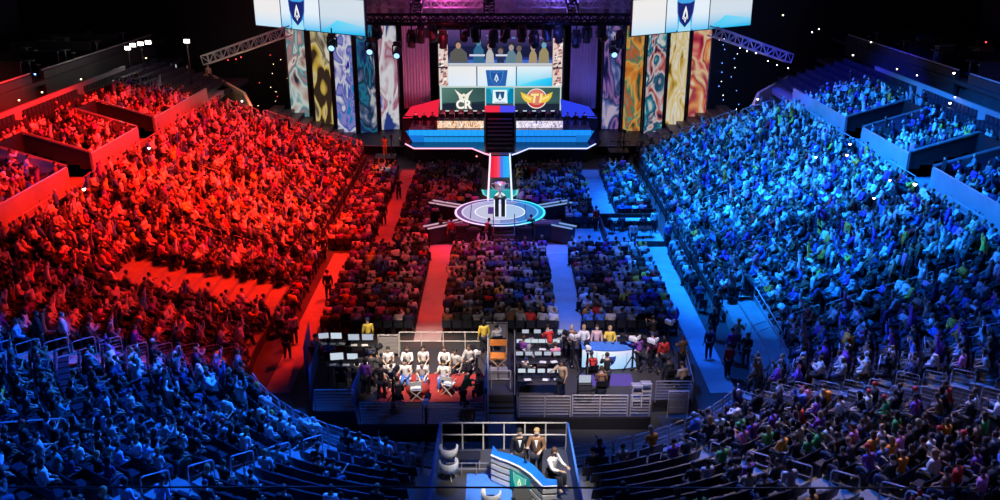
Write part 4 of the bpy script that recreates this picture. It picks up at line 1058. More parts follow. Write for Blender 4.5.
for (u0,v0,u1,v1,lab) in ((311,402,320,372,'left edge of the left pen'),(354,419,361,402,'step of the left pen front'),(484,421,487,387,'right edge of the left pen'),(306,378,311,352,'back left corner of the left pen')):
    a, b = A(u0,v0,0), A(u1,v1,0); d = b-a; t = thing('blue_screen_panel', 'upright blue cloth panel at the '+lab, 'panel', (a.x,a.y,0), math.atan2(d.y,d.x))
    mb = MB(); mb.box(d.length/2,0,.82,d.length,.05,1.6,0,.02); mb.build('cloth', 'blue_cloth', t); mb = MB(); mb.box(.1,0,.01,.1,.5,.02); mb.box(d.length-.1,0,.01,.1,.5,.02); mb.build('foot', 'black_metal', t)
def desk(u, v, w, dp, label, mat='black', rz=0, z=PD, h=.74, name='production_desk'):
    p = A(u, v, z); t = thing(name, label, 'desk', (p.x,p.y,z), rz)
    mb = MB(); mb.box(0,0,h,w,dp,.05,0,.015); mb.build('tabletop', mat, t)
    for sx in (-1,1):
        for sy in (-1,1):
            mb = MB(); mb.box(sx*(w/2-.06),sy*(dp/2-.06),h/2-.02,.05,.05,h-.04); mb.build('leg', 'black_metal', t)
    return t
def screen_on(t, dx, dy, label, w=.52, rz=0, glow='screen_white', h=.74, name='monitor', tilt=0):
    p = t.location+Vector((math.cos(t.rotation_euler.z)*dx-math.sin(t.rotation_euler.z)*dy, math.sin(t.rotation_euler.z)*dx+math.cos(t.rotation_euler.z)*dy, h+.025))
    g = thing(name, label, 'monitor', p, t.rotation_euler.z+rz)
    mb = MB(); mb.box(0,.02,.28,w,.04,w*.62,0,.012); mb.build('case', 'black', g)
    mb = MB(); mb.box(0,-.005,.28,w*.93,.014,w*.54); mb.build('screen', glow, g)
    mb = MB(); mb.box(0,.03,.01,w*.45,.18,.02); mb.box(0,.04,.1,.05,.03,.2); mb.build('stand', 'black', g); return g
def papers(t, spots, what='white papers', h=.74):
    for i, (dx, dy, rz) in enumerate(spots):
        rr = t.rotation_euler.z
        p = t.location+Vector((math.cos(rr)*dx-math.sin(rr)*dy, math.sin(rr)*dx+math.cos(rr)*dy, h+.025))
        o = MB().box(0,0,.006,.30,.21,.012,rz).build('paper_stack', 'paper'); o.location = p
        tag(o, 'loose white sheets on the %s, %s from its left end' % (t['short'], ORD[i+1]), 'paper', 'papers on the production desks')
soft = emis('monitor_soft', (.55,.62,.75), .8)
d1 = desk(336,357,1.5,.7,'black production desk at the back left of the left pen'); d1['short'] = 'back left production desk'
screen_on(d1,-.55,.15,'pale blue monitor at the far left of the back left desk',.5,.2,soft); screen_on(d1,.05,.15,'bright white monitor on the back left desk',.55)
papers(d1, [(-.5,-.18,.3),(-.1,-.2,.1),(.35,-.15,-.2)])
d2 = desk(362,358,1.5,.6,'black desk with two dim monitors beside the back left desk'); d2['short'] = 'desk with two dim monitors'
screen_on(d2,-.35,.1,'left one of two dim monitors behind the left pen',.55,0,soft); screen_on(d2,.3,.1,'right one of two dim monitors behind the left pen',.55,0,soft); papers(d2, [(-.3,-.2,0),(.2,-.2,.2)])
d3 = desk(350,378,1.9,.7,'production desk in the middle of the left pen with two white monitors'); d3['short'] = 'middle desk of the left pen'
screen_on(d3,-.55,.1,'large white monitor on the middle desk of the left pen',.62,.15); screen_on(d3,.15,.1,'smaller white monitor on the middle desk of the left pen',.5); papers(d3, [(-.7,-.2,.2),(-.1,-.22,0),(.4,-.2,.1),(.75,-.1,.4)])
# chairs
def director_chair(u, v, rz, label, cloth='wood', frame_m='wood', z=PD, s=1.0):
    p = A(u, v, z); t = thing('director_chair', label, 'chair', (p.x,p.y,z), rz); t.scale = (s,s,s)
    mb = MB(); mb.box(0,0,.52,.48,.42,.03); mb.build('seat', cloth, t)
    mb = MB(); mb.box(0,-.22,.86,.5,.03,.2); mb.build('backrest', cloth, t)
    for sy in (-1,1):
        mb = MB(); mb.tube([(-.26,sy*.2,.02),(.26,sy*.2,.52)], .024, 5); mb.build('leg', frame_m, t)
        mb = MB(); mb.tube([(.26,sy*.2,.02),(-.26,sy*.2,.52)], .024, 5); mb.build('leg', frame_m, t)
    for sx in (-1,1):
        mb = MB(); mb.tube([(sx*.26,.2,.52),(sx*.26,.2,.72),(sx*.26,-.22,.72)], .02, 5); mb.tube([(sx*.26,-.22,.52),(sx*.26,-.22,.98)], .02, 5); mb.build('armrest', frame_m, t)
    return t
def folding_chair(p, rz, label, m_='pale_metal', group=None):
    t = thing('folding_chair', label, 'chair', p, rz, group)
    mb = MB(); mb.box(0,0,.45,.44,.42,.04,0,.01); mb.build('seat', m_, t)
    mb = MB(); mb.slab([(-.21,-.20,.62),(.21,-.20,.62),(.21,-.26,.90),(-.21,-.26,.90)], (0,1,.2), .025); mb.build('backrest', m_, t)
    for sx in (-1,1):
        mb = MB(); mb.tube([(sx*.21,.22,0),(sx*.21,-.18,.6),(sx*.21,-.26,.9)], .017, 5); mb.build('leg', m_, t)
        mb = MB(); mb.tube([(sx*.2,-.24,0),(sx*.2,.16,.43)], .017, 5); mb.build('leg', m_, t)
    return t
# the white-shirted panel of the left pen
o = MB().box(0,0,.012,4.6,2.6,.02).build('rug', 'red_rug'); p = A(432,388); o.location = (p.x,p.y,PD); tag(o, 'dark red rug under the white-shirted panel', 'rug')
back = [(389,374,'white','at the left end',.2),(408,373,'white','second from the left',0),(424,373,'white','third from the left',0),(445,373,'white','fourth from the left',-.1),(456,376,'pale grey','fifth from the left',-.6),(470,371,'pale grey','at the right end',-.4)]
for i, (u, v, tp, lab, rz) in enumerate(back):
    p = A(u, v); person('sit_desk' if i % 2 else 'sit_lap', (p.x,p.y,PD), PI+rz, 'person in a %s shirt, back row of the panel, %s' % (tp, lab), tp, 'short', ['black','brown'][i%2], [0,1,2,0,3,1][i], None, i%2 == 0, 1.0, 'white-shirted panel')
    folding_chair((p.x,p.y,PD), PI+rz, 'pale folding chair of the back row in the left pen, %s' % lab, 'wood' if 0 < i < 4 else 'pale_metal', 'folding chairs of the panel')
fr = [(391,386,'white','at the left end',.3),(406,387,'white','second from the left',0),(423,387,'white','third from the left',0),(444,388,'white','at the right end',-.2)]
for i, (u, v, tp, lab, rz) in enumerate(fr):
    p = A(u, v); person('sit_talk' if i % 2 else 'sit_lean', (p.x,p.y,PD), PI+rz, 'person in a white tee, front row of the left pen panel, %s' % lab, tp, 'short', 'black', [1,0,2,0][i], TOPC['blue'] if i else LEGC[1], True, 1.0, 'white-shirted panel')
    director_chair(u, v, PI+rz, 'pale director chair of the front row in the left pen, %s' % lab, 'paper', 'pale_metal')
for (u, v, rz, lab) in ((416,399,.2,'empty pale folding director chair in front of the panel'),(449,394,-.4,'empty pale director chair right of the front row')):
    director_chair(u, v, rz, lab, 'paper', 'pale_metal')
for u, v, lab in ((418,392,'left'),(458,386,'right')):
    p = A(u,v); t = thing('beanbag', 'dark red beanbag on the rug, the %s one' % lab, 'beanbag', (p.x,p.y,PD+.02)); mb = MB(); mb.lathe([(.3,0),(.5,.1),(.52,.25),(.35,.42),(.1,.48)], (0,0,0), 16); mb.build('bag','red_rug',t,True); mb = MB(); mb.tube([(-.12,0,.47),(0,0,.56),(.12,0,.47)], .02); mb.build('handle','black',t)
crew = [
 (463,409,'green','stand_bend',-1.3,'person in a green shirt bending at the front right of the left pen'),
 (482,403,'brown','sit_lean',.8,'person in brown crouched beside the green shirt in the left pen'),
 (484,354,'yellow','stand',.3,'person in a yellow top at the back right corner of the left pen'),
 (372,388,'dark grey','stand_camera',-.3,'camera operator in grey left of the white-shirted panel'),
 (382,400,'black','stand_camera',-.2,'camera operator in black left of the empty director chair'),
 (399,408,'dark grey','sit_lean',.3,'person in grey crouched by the dark camera before the panel'),
 (367,395,'purple','stand',-.4,'person in purple standing among the left pen cameras'),
 (316,362,'pale grey','sit_desk',-.2,'person in pale grey at the back left desk'),
 (330,367,'blue','sit_desk',.1,'person in blue in front of the bright white monitor'),
 (342,389,'black','sit_desk',0,'person in black at the middle desk of the left pen, left seat'),
 (358,388,'dark grey','sit_desk',0,'person in grey at the middle desk of the left pen, right seat'),
 (369,352,'yellow','stand',.4,'person in a yellow-green vest behind the dim monitors'),
 (497,351,'pale grey','sit_phone',.2,'person with a pale top at the back of the middle bay'),
 (522,363,'purple','sit_desk',-.8,'person in purple at the left end of the monitor desks'),
 (527,372,'pale grey','sit_desk',-.9,'grey-haired person at the monitor desks of the right pen'),
 (524,386,'dark grey','sit_desk',-.8,'person in grey beside the lowest monitor desk'),
 (550,362,'red','stand_bend',.4,'person in red bending over the upper monitor desk'),
 (556,370,'pink','sit_desk',.5,'person in pink at the right end of the monitor desks'),
 (561,397,'tan','stand_point',2.6,'crew member in tan overalls standing at the end of the lowest desk'),
 (592,381,'red','sit_lean',.2,'camera operator in dark red in front of the bright desk'),
 (606,390,'black','stand_camera',.1,'camera operator in black standing in front of the bright desk'),
 (601,397,'brown','sit_lean',0,'person in brown seated low before the bright desk'),
 (662,372,'red','stand',.3,'person in a red jacket right of the bright desk'),
 (681,371,'brown','stand_talk',.3,'person in brown talking near the right edge of the right pen'),
 (669,386,'black','sit_lean',.3,'person in black seated by the right end of the right pen'),
 (683,392,'tan','sit_lean',.4,'person in tan seated at the right corner of the right pen'),
 (638,370,'purple','stand_camera',.6,'camera operator in purple at the right end of the bright desk'),
 (651,368,'pink','stand',.6,'person in a lilac jacket beside the purple camera operator'),
 (652,350,'black','stand_camera',.5,'camera operator behind the white camera at the back of the right pen')]
for i, (u, v, tp, po, rz, lab) in enumerate(crew):
    p = A(u, v); person(po, (p.x,p.y,PD), rz, lab, tp, ['short','short','long','cap'][i%4], 'grey' if 'grey-haired' in lab else ['black','brown','black','navy' if i%4 == 3 else 'fair'][i%4], i%5)
    if po.startswith('sit') and 'crouched' not in lab: folding_chair((p.x,p.y,PD), rz, 'black crew chair of '+lab.replace('person in ','').replace('camera operator','operator').replace(' of the right pen','').replace(' of the left pen','').replace(' camera operator','').replace('in front of','before'), 'black_metal', 'black crew chairs')
director_chair(498, 371, PI, 'wooden director chair with crossed orange legs in the middle bay', 'orange', 'wood', PD, 1.5)
for i in range(2):
    p = A(493+10*i, 379); t = thing('flight_case', 'pale equipment case in the middle bay, %s one' % ('left','right')[i], 'case', (p.x,p.y,PD)); mb = MB(); mb.box(0,0,.28,.42,.4,.5,0,.03); mb.build('body','wall',t); mb = MB(); mb.box(0,-.2,.42,.44,.03,.05); mb.build('lid_edge','steel',t)
p = A(501,402,0); t = thing('bay_steps', 'dark steps down the front of the middle bay', 'steps', (p.x,p.y,0)); mb = MB()
for k in range(5): mb.box(0,-.9+.28*k,.05+.06*k,1.1,.3,.1+.12*k)
mb.build('treads','black',t)
mb = MB(); mb.tube([(-.55,-1,0),(-.55,-1,.9),(-.55,.6,1.5)], .025); mb.build('handrail','dim_metal',t)
p = A(501,389); guard('guard_rail','short two-bar rail at the front of the middle bay',(p.x-.42,p.y),(p.x+.42,p.y),PD,.9,'mid',1)
# right pen: rows of monitors
for j, (u, v, n, lab) in enumerate(((543,352,4,'back'),(538,362,6,'second'),(538,375,5,'third'),(541,393,5,'lowest'))):
    dd = desk(u, v, 2.1, .65, '%s monitor desk in the right pen' % lab); dd['short'] = '%s monitor desk' % lab
    for k in range(n):
        screen_on(dd, -.85+1.7*k/(n-1), .1, 'small %s monitor on the %s monitor desk, %s from the left' % ('dim' if j == 2 else 'bright', lab, ORD[k+1]), .34, 0, soft if j in (0,2) else 'screen_white')
    papers(dd, [(-.6,-.2,.2),(.2,-.22,-.2),(.7,-.18,.3)])
# bright curved analyst desk with its lit front
p = A(608,365); t = thing('analyst_desk', 'curved analyst desk with a bright white and cyan front and a dark blue crest', 'desk', (p.x,p.y,PD))
n = 16; w2 = 1.28; arc = lambda k, r: (r*math.sin(-.42+.84*k/n)*3.05/1, -1.05+(1-math.cos(-.42+.84*k/n))*1.6*r)
pts = [(-w2+2*w2*k/n, -.35-.22*math.cos(PI*(k/n-.5))) for k in range(n+1)]
mb = MB(); mb.prism(pts+[(w2,.35),(-w2,.35)], .98, 1.04); mb.build('desktop', 'blue_cloth', t)
mb = MB(); mb.prism([(x*.97,y+.05) for x, y in pts]+[(w2*.95,.3),(-w2*.95,.3)], .0, .98); body = mb.build('body', 'black', t)
pic = Pic()
class CurvedPic(Pic): pass
mbf = bpy.data.meshes.new('front'); vs = []; fs = []; cs = []
for k in range(n+1):
    x, y = pts[k]
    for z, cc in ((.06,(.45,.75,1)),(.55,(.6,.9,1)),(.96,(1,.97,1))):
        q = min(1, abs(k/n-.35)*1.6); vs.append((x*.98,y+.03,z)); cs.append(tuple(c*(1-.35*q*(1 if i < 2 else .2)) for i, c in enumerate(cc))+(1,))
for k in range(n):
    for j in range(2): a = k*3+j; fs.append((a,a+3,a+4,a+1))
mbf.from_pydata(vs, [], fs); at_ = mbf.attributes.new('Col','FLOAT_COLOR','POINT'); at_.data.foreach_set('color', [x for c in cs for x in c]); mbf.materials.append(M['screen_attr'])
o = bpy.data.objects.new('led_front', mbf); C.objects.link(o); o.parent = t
pic.emblem(.02, .52, .5, (.03,.05,.35), (.12,.12,.55), (.35,.35,.8)); pic.rect(-.62,.15,-.60,.96,(.1,.2,.4)); pic.rect(.75,.15,.77,.96,(.1,.2,.4))
o = pic.build('crest_panel', t); o.location = (0,-.62,0)
o = MB().box(0,0,.01,2.3,1.1,.02).build('lilac_light_patch', emis('lilac_light_glow', (.25,.16,.80), .5)); q = A(607,380); o.location = (q.x,q.y,PD); tag(o, 'glowing lilac floor panel in front of the bright analyst desk', 'floor panel')  # lilac light falling on the deck, put in as a thin glowing sheet
an = [(571,361,'brown','grey','analyst in a brown jacket at the left end of the bright desk'),(583,361,'white','fair','analyst in a white and grey top, second at the bright desk'),(596,361,'pale pink','brown','analyst in a pink suit, third at the bright desk'),(609,362,'yellow','fair','analyst in a mustard top at the right end of the bright desk')]
for i, (u, v, tp, hc, lab) in enumerate(an):
    q = A(u, v); person('stand_talk' if i % 2 else 'stand', (q.x,q.y+.15,PD), PI, lab, tp, 'short' if i != 1 else 'long', hc, [0,2,2,0][i])
def tv_camera(p, rz, label, body='white', h=1.45):
    t = thing('broadcast_camera', label, 'camera', p, rz)
    mb = MB(); mb.box(0,0,h+.12,.20,.46,.22,0,.04); mb.build('body', body, t)
    mb = MB(); mb.lathe([(.11,0),(.13,.1),(.13,.34),(.10,.36)], (0,0,0), 12); l = mb.build('lens', 'black', t); l.rotation_euler.x = -PI/2; l.location = (0,.3,h+.14)
    mb = MB(); mb.box(0,-.26,h+.28,.24,.08,.17,0,.02); mb.build('viewfinder', body, t)
    mb = MB(); mb.tube([(.12,-.2,h+.05),(.22,-.65,h-.15)], .02); mb.build('pan_bar', 'black_metal', t)
    mb = MB(); mb.lathe([(.10,0),(.10,.10),(.05,.16),(.05,h)], (0,0,0), 10); mb.build('column', 'black_metal', t)
    for k in range(3):
        a = 2*PI*k/3+.5; mb = MB(); mb.tube([(0,0,.75),(.5*math.cos(a),.5*math.sin(a),.02)], .028); mb.build('leg', 'black_metal', t)
    return t
tv_camera(A(572,368), .6, 'white broadcast camera left of the bright desk')
tv_camera(A(584,366,PD)+Vector((0,-1.4,0)), 0, 'white broadcast camera facing the middle of the bright desk')
tv_camera(A(632,370), .9, 'white broadcast camera at the right end of the bright desk'); tv_camera(A(650,372), .8, 'white broadcast camera beside the lilac jacket')
tv_camera(A(667,352), .6, 'white broadcast camera at the back right of the right pen')
tv_camera(A(373,383), -.6, 'small dark camera left of the white-shirted panel', 'dark_floor'); tv_camera(A(394,408), -.2, 'dark camera in front of the empty director chair', 'dark_floor')
tv_camera(A(477,382), .3, 'pale camera at the right end of the left pen panel', 'white', 1.3)
p = at(427,447,0); tv_camera(p, -.1, 'white camera on a tall tripod beside the bottom commentary platform', 'white', 1.9)
p = A(584,400); t = thing('equipment_rack', 'equipment rack with a small grey screen before the bright desk', 'rack', (p.x,p.y,PD)); mb = MB(); mb.box(0,0,.45,.62,.5,.9,0,.03); mb.build('cabinet','black',t)
for k in range(3): mb = MB(); mb.box(0,-.26,.22+.24*k,.54,.03,.18); mb.build('drawer','dark_floor',t)
mb = MB(); mb.box(0,-.1,1.08,.5,.05,.34,0,.01); mb.box(0,-.13,1.08,.44,.02,.28); mb.build('screen', soft, t)
for i, (u, v) in enumerate(((636,404),(645,402))):
    p = A(u,v); t = thing('utility_cart', 'pale utility cart by the short right rail, %s one' % ('left','right')[i], 'cart', (p.x,p.y,PD))
    mb = MB(); mb.tube([(-.2,-.2,0),(-.2,-.2,1.0),(.2,-.2,1.0),(.2,-.2,0)], .025); mb.tube([(-.2,.2,0),(-.2,.2,.9),(.2,.2,.9),(.2,.2,0)], .025); mb.build('frame','pale_metal',t)
    for z in (.25,.6,.9): mb = MB(); mb.box(0,0,z,.44,.44,.04); mb.build('shelf','wall',t)
# small studio pit on the floor right of the round stage
p0 = at(612,246,0); p1 = at(660,246,0); yb = at(630,217,0).y
SX0, SX1, SY0, SY1 = 6.95, 11.0, p0.y-.2, 59.6
t = thing('floor_studio', 'fenced dark studio pit with a blue lit floor right of the round stage', 'studio', (0,0,0))
mb = MB(); mb.box((SX0+SX1)/2+.5,(SY0+SY1)/2-.3,.06,SX1-SX0-1.2,SY1-SY0-1.6,.08); mb.build('lit_floor','carpet',t)
mb = MB(); mb.box((SX0+SX1)/2, SY0, .2, SX1-SX0, .12, .4); mb.build('front_wall','black',t)
mb = MB(); mb.box(SX0, (SY0+SY1)/2, .4, .12, SY1-SY0, .8); mb.build('side_wall','black',t)
mb = MB(); mb.box((SX0+SX1)/2, SY1, .5, SX1-SX0, .12, 1.0); mb.build('back_wall','black',t)
def desk_at(x, y, w, dp, label, mat, rz=0):
    t = thing('production_desk', label, 'desk', (x,y,0), rz)
    mb = MB(); mb.box(0,0,.76,w,dp,.06,0,.015); mb.build('tabletop', mat, t)
    for sx in (-1,1):
        for sy in (-1,1): mb = MB(); mb.box(sx*(w/2-.06),sy*(dp/2-.06),.37,.05,.05,.73); mb.build('leg','black_metal',t)
    return t
dk = desk_at(9.1,59.0,3.2,.6,'long desk along the back of the floor studio','paper'); dk['short'] = 'back desk of the floor studio'
papers(dk, [(-1.1,0,.1),(-.6,.05,.3),(.2,0,0),(.9,.05,-.2)], '', .76)
dk2 = desk_at(9.4,57.2,1.6,.7,'small dark desk in the middle of the floor studio','black')
screen_on(dk2,-.3,0,'monitor on the small dark studio desk',.5,0,'black',.76); screen_on(dk2,.35,0,'second monitor on the small dark studio desk, right one',.5,0,'black',.76)
for i, (x, y, tp, po, rz, lab) in enumerate(((7.4,58.1,'black','sit_desk',-1,'crew member in black inside the left of the floor studio'),(8.3,58.3,'dark grey','sit_desk',0,'crew member in grey at the back desk of the floor studio'),(9.8,58.3,'navy','sit_desk',.1,'crew member in navy at the back desk of the floor studio'),(10.5,58.2,'white','stand',.1,'crew member in white at the right end of the back studio desk'),(8.7,55.5,'pale pink','stand',0,'person in pale pink standing before the floor studio wall'),(6.6,58.8,'red','stand',.6,'person in red at the left corner of the floor studio'),(11.2,56.4,'pale pink','stand',.2,'person in a pale coat at the right corner of the floor studio'),(10.9,55.4,'blue','stand',.3,'person in blue below the right corner of the floor studio'))):
    person(po, (x,y,.0), rz, lab, tp, 'short', 'black', i%5)
# people walking in the lower right gangway
for i, (u, v, tp, po, lab) in enumerate(((727,378,'red','stand','person in a red jacket in the right gangway'),(736,352,'tan','stand_talk','fair-haired person in tan in the right gangway'),(730,362,'purple','stand','person in purple in the right gangway behind the red jacket'),(745,367,'black','stand_talk','person in black in the right gangway beside the blue ramp'),(712,340,'black','stand','person in black on the right floor aisle by the crowd'),(708,360,'navy','stand','person in navy on the right floor aisle'),(716,320,'dark grey','stand','person in grey near the top of the right gangway'))):
    p = at(u, v, 0); person(po, (p.x,p.y,0), [.4,-.5,.2,2.5,.1,.1,3][i], lab, tp, 'short', ['black','fair','black'][i%3], i%5)
for i, (u, v, tp, po, lab) in enumerate(((324,262,'black','stand','person in black walking on the red left floor aisle'),(329,300,'black','stand','steward in black beside the red left floor aisle'),(384,226,'black','stand','person in black on the far red floor aisle'),(399,200,'black','stand_camera','camera operator on the far red floor aisle'),(295,345,'pale pink','stand','person in a pale top at the foot of the red left aisle'),(288,360,'black','stand','steward in black below the red left aisle'))):
    p = at(u, v, 0); person(po, (p.x,p.y,0), [.4,.2,.1,.1,.5,-.3][i], lab, tp, 'short', 'black', i%5)
# raised camera positions beside the stage
for (u, v, nm, tp) in ((386,166,'left','yellow'),(618,160,'right','tan')):
    p = at(u, v, 0); t = thing('camera_riser', 'small black camera riser %s of the main stage' % nm, 'riser', (p.x,p.y,0)); mb = MB(); mb.box(0,0,.45,1.8,1.8,.9,0,.03); mb.build('deck','black',t); mb = MB(); mb.tube([(-.85,-.85,.9),(-.85,-.85,1.9),(.85,-.85,1.9),(.85,-.85,.9)], .03); mb.build('rail','black_metal',t)
    person('stand_camera', (p.x,p.y-.2,.9), .3 if nm == 'left' else 2.9, 'camera operator in %s on the black riser %s of the stage' % (tp, nm), tp, 'short', 'black', 0, TOPC['tan'] if nm == 'right' else TOPC['yellow'])
    tv_camera(Vector((p.x+.5,p.y+.4,.9)), .1, 'dark camera on the black riser %s of the stage' % nm, 'dark_floor')
spot('riser_light', (-6,66,14), at(386,160,1.8), (1,.8,.4), 7000, 7, .5); spot('riser_light', (6,66,14), at(618,154,1.8), (1,.75,.5), 3500, 7, .5)
# ------------------------------------------------------------------ commentary platform at the bottom
CZ = 2.6
c0, c1 = at(442,449,CZ), at(566,449,CZ); yb = c0.y; yn = 21.8
t = thing('commentary_platform', 'raised blue-sided commentary platform in the near stand', 'platform', (0,0,0))
xl, xr = c0.x, c1.x
mb = MB(); mb.prism([(xl,yb),(xr,yb),(xr+.15,yn),(xl-.15,yn)], CZ-.15, CZ); mb.build('deck','dark_floor',t)
mb = MB(); mb.prism([(xl+.05,yb-.05),(xr-.05,yb-.05),(xr+.1,yn),(xl-.1,yn)], 0.2, CZ-.15); mb.build('base','black_cloth',t)
for sx, x in ((-1,xl),(1,xr)):
    mb = MB(); mb.slab([(x,yb,CZ-.4),(x+sx*.15,yn,CZ-.4),(x+sx*.15,yn,CZ+1.05),(x,yb,CZ+1.05)], (sx,0,0), .07); tag(mb.build('side_cloth','blue_cloth',t), 'blue cloth side')
guard('guard_rail','pale two-bar rail along the back of the commentary platform',(xl,yb),(xr,yb),CZ,1.05,'mid',6,'pale_metal',None,.03)
guard('guard_rail','dark two-bar rail on the left half of the commentary platform',at(447,476,CZ),at(491,476,CZ),CZ,.5,'mid',3,'dim_metal',None,.015)
o = MB().box(0,0,.005,1.5,3.4,.01).build('carpet','blue_cloth'); o.location = ((xl+xr)/2-.5,yb-3.2,CZ+.004); tag(o,'blue carpet patch on the commentary platform left of the white desk','carpet')
HD = 1.0
outer = [(491,451),(494,449),(497,455),(503,458),(512,462),(522,467),(531,474),(538,481),(543,486),(557,485)]
near_ = [at(u,v,CZ+HD) for u, v in [(491,455),(500,459),(510,462.5),(520,467),(530,474),(537,481),(543,487),(557,486)]]
far_ = [at(u,v,CZ+HD) for u, v in [(493,446),(498,452),(511,454.5),(523,459),(533,465),(540,472),(546,479),(557,480)]]
t = thing('commentary_desk', 'curved white slatted commentary desk with a blue top and a teal crest', 'desk', (0,0,0))
P2 = [(p.x,p.y) for p in near_]+[(p.x,p.y) for p in far_[::-1]]
mb = MB(); mb.prism(P2, CZ+HD-.04, CZ+HD+.02); tag(mb.build('desktop', pbr('blue_gloss', (.01,.16,.75), .3), t), 'blue top')
mb = MB(); mb.tube([p+Vector((0,-.01,.0)) for p in near_], .035); mb.build('top_edge','white',t)
mb = MB(); mb.prism([(p.x,p.y+.06) for p in near_]+[(p.x,p.y-.03) for p in far_[::-1]], CZ, CZ+HD-.04); mb.build('body','wall',t)
for k in range(4):
    mb = MB(); z0 = CZ+.06+k*.235
    for a, b in zip(near_, near_[1:]): mb._add([(a.x,a.y-.02,z0),(b.x,b.y-.02,z0),(b.x,b.y-.02,z0+.15),(a.x,a.y-.02,z0+.15),(a.x,a.y+.04,z0),(b.x,b.y+.04,z0),(b.x,b.y+.04,z0+.15),(a.x,a.y+.04,z0+.15)], [(0,1,2,3),(7,6,5,4),(3,2,6,7),(4,5,1,0)])
    mb.build('slat','white',t)
a, b = near_[2], near_[4]; d = b-a
pic = Pic(); L = math.hypot(d.x,d.y); pic.rect(0,0,L,.72,(.0,.16,.20),(.02,.22,.26)); pic.disc(L*.5,.36,.30,.3,(.03,.40,.36)); pic.emblem(L*.5,.36,.58,(.10,.50,.40),(.35,.75,.55),(.85,.95,.6))
o = pic.build('crest_panel', t); o.location = (a.x,a.y-.06,CZ+.12); o.rotation_euler.z = math.atan2(d.y,d.x)
hosts = [(519,478,'black','black','stand','presenter in a dark suit and white shirt standing at the commentary desk'),(536,486,'brown','fair','stand_talk','presenter in a brown suit at the middle of the commentary desk'),(551,493,'white','brown','sit_desk','presenter in a white top at the right end of the commentary desk')]
for i, (u, v, tp, hc, po, lab) in enumerate(hosts):
    q = at(u, v, CZ); z = CZ+(.0 if po == 'stand' else .28)
    o = person(po, (q.x,q.y,z-(.28 if po == 'stand' else 0)+(.28 if po == 'stand' else 0)), PI+[.1,-.1,.9][i], lab, tp, 'short' if i < 2 else 'long', hc, [0,2,0][i], None, False, 1.06)
    n_ = POSES[po]['n']['chest'][0]
    if i < 2:
        mb = MB(); cz_ = n_.z; mb._add([(-.055,.155,cz_+.10),(.055,.155,cz_+.10),(.0,.172,cz_-.14),(-.055,.12,cz_+.10),(.055,.12,cz_+.10),(0,.13,cz_-.14)], [(0,1,2),(5,4,3),(0,3,4,1),(1,4,5,2),(2,5,3,0)])
        s_ = mb.build('shirt_front','white',o)
    if po.startswith('sit'):
        st = thing('bar_stool', 'black stool under the presenter in a white top', 'stool', (q.x,q.y,CZ)); mb = MB(); mb.lathe([(.2,.68),(.22,.70),(.22,.75),(.18,.77)], (0,0,0), 14); mb.build('seat','black',st); mb = MB(); mb.lathe([(.25,0),(.25,.03),(.03,.06),(.03,.68)], (0,0,0), 12); mb.build('stem','black_metal',st)
q = at(468,447,CZ-1.2); person('stand', (q.x,q.y+.3,q.z), .2, 'dark-haired person standing behind the rail of the commentary platform', 'brown', 'short', 'black', 1)
def tub_chair(u, v, rz, label):
    q = at(u, v, CZ); t = thing('tub_chair', label, 'chair', (q.x,q.y,CZ), rz); t.scale = (.82,.82,.82)
    mb = MB(); n = 16
    vs = []
    for k in range(n+1):
        an = -PI*.15-PI*.7*2*k/n*.93; c, s = math.cos(an), math.sin(an)
        for r, z in ((.27,.38),(.36,.42),(.40,.80),(.34,.82),(.27,.46)): vs.append((r*c, r*s, z))
    fs = [(k*5+j, k*5+(j+1)%5, (k+1)*5+(j+1)%5, (k+1)*5+j) for k in range(n) for j in range(5)]
    mb._add(vs, fs); mb.build('shell','white',t,True)
    mb = MB(); mb.lathe([(.20,.36),(.28,.40),(.28,.47),(.22,.50)], (0,0,0), 14); mb.build('cushion','black',t)
    for k in range(4):
        a_ = PI/4+PI/2*k; mb = MB(); mb.tube([(.08*math.cos(a_),.08*math.sin(a_),.38),(.3*math.cos(a_),.3*math.sin(a_),0)], .02); mb.build('leg','pale_metal',t)
tub_chair(449,463,.9,'upper white tub chair at the left edge of the commentary platform'); tub_chair(449,478,1.2,'lower white tub chair at the left edge of the commentary platform'); tub_chair(491,509,.6,'white tub chair in front of the slatted commentary desk')
t = thing('coffee_table', 'low dark glass table on the left half of the commentary platform', 'table', at(469,466,CZ)); mb = MB(); mb.box(0,0,.42,.8,.5,.04,0,.01); mb.build('tabletop','stage',t)
for sx in (-1,1):
    for sy in (-1,1): mb = MB(); mb.box(sx*.36,sy*.2,.2,.04,.04,.4); mb.build('leg','dim_metal',t)
t = thing('floor_monitor', 'black floor monitor facing the white commentary desk', 'monitor', at(530,503,CZ), .3); mb = MB(); mb.slab([(-.5,-.1,.1),(.5,-.1,.1),(.5,.25,.5),(-.5,.25,.5)], (0,-.5,.8), .06); mb.build('case','black',t); mb = MB(); mb.box(0,.12,.12,.7,.3,.24); mb.build('stand','black',t)
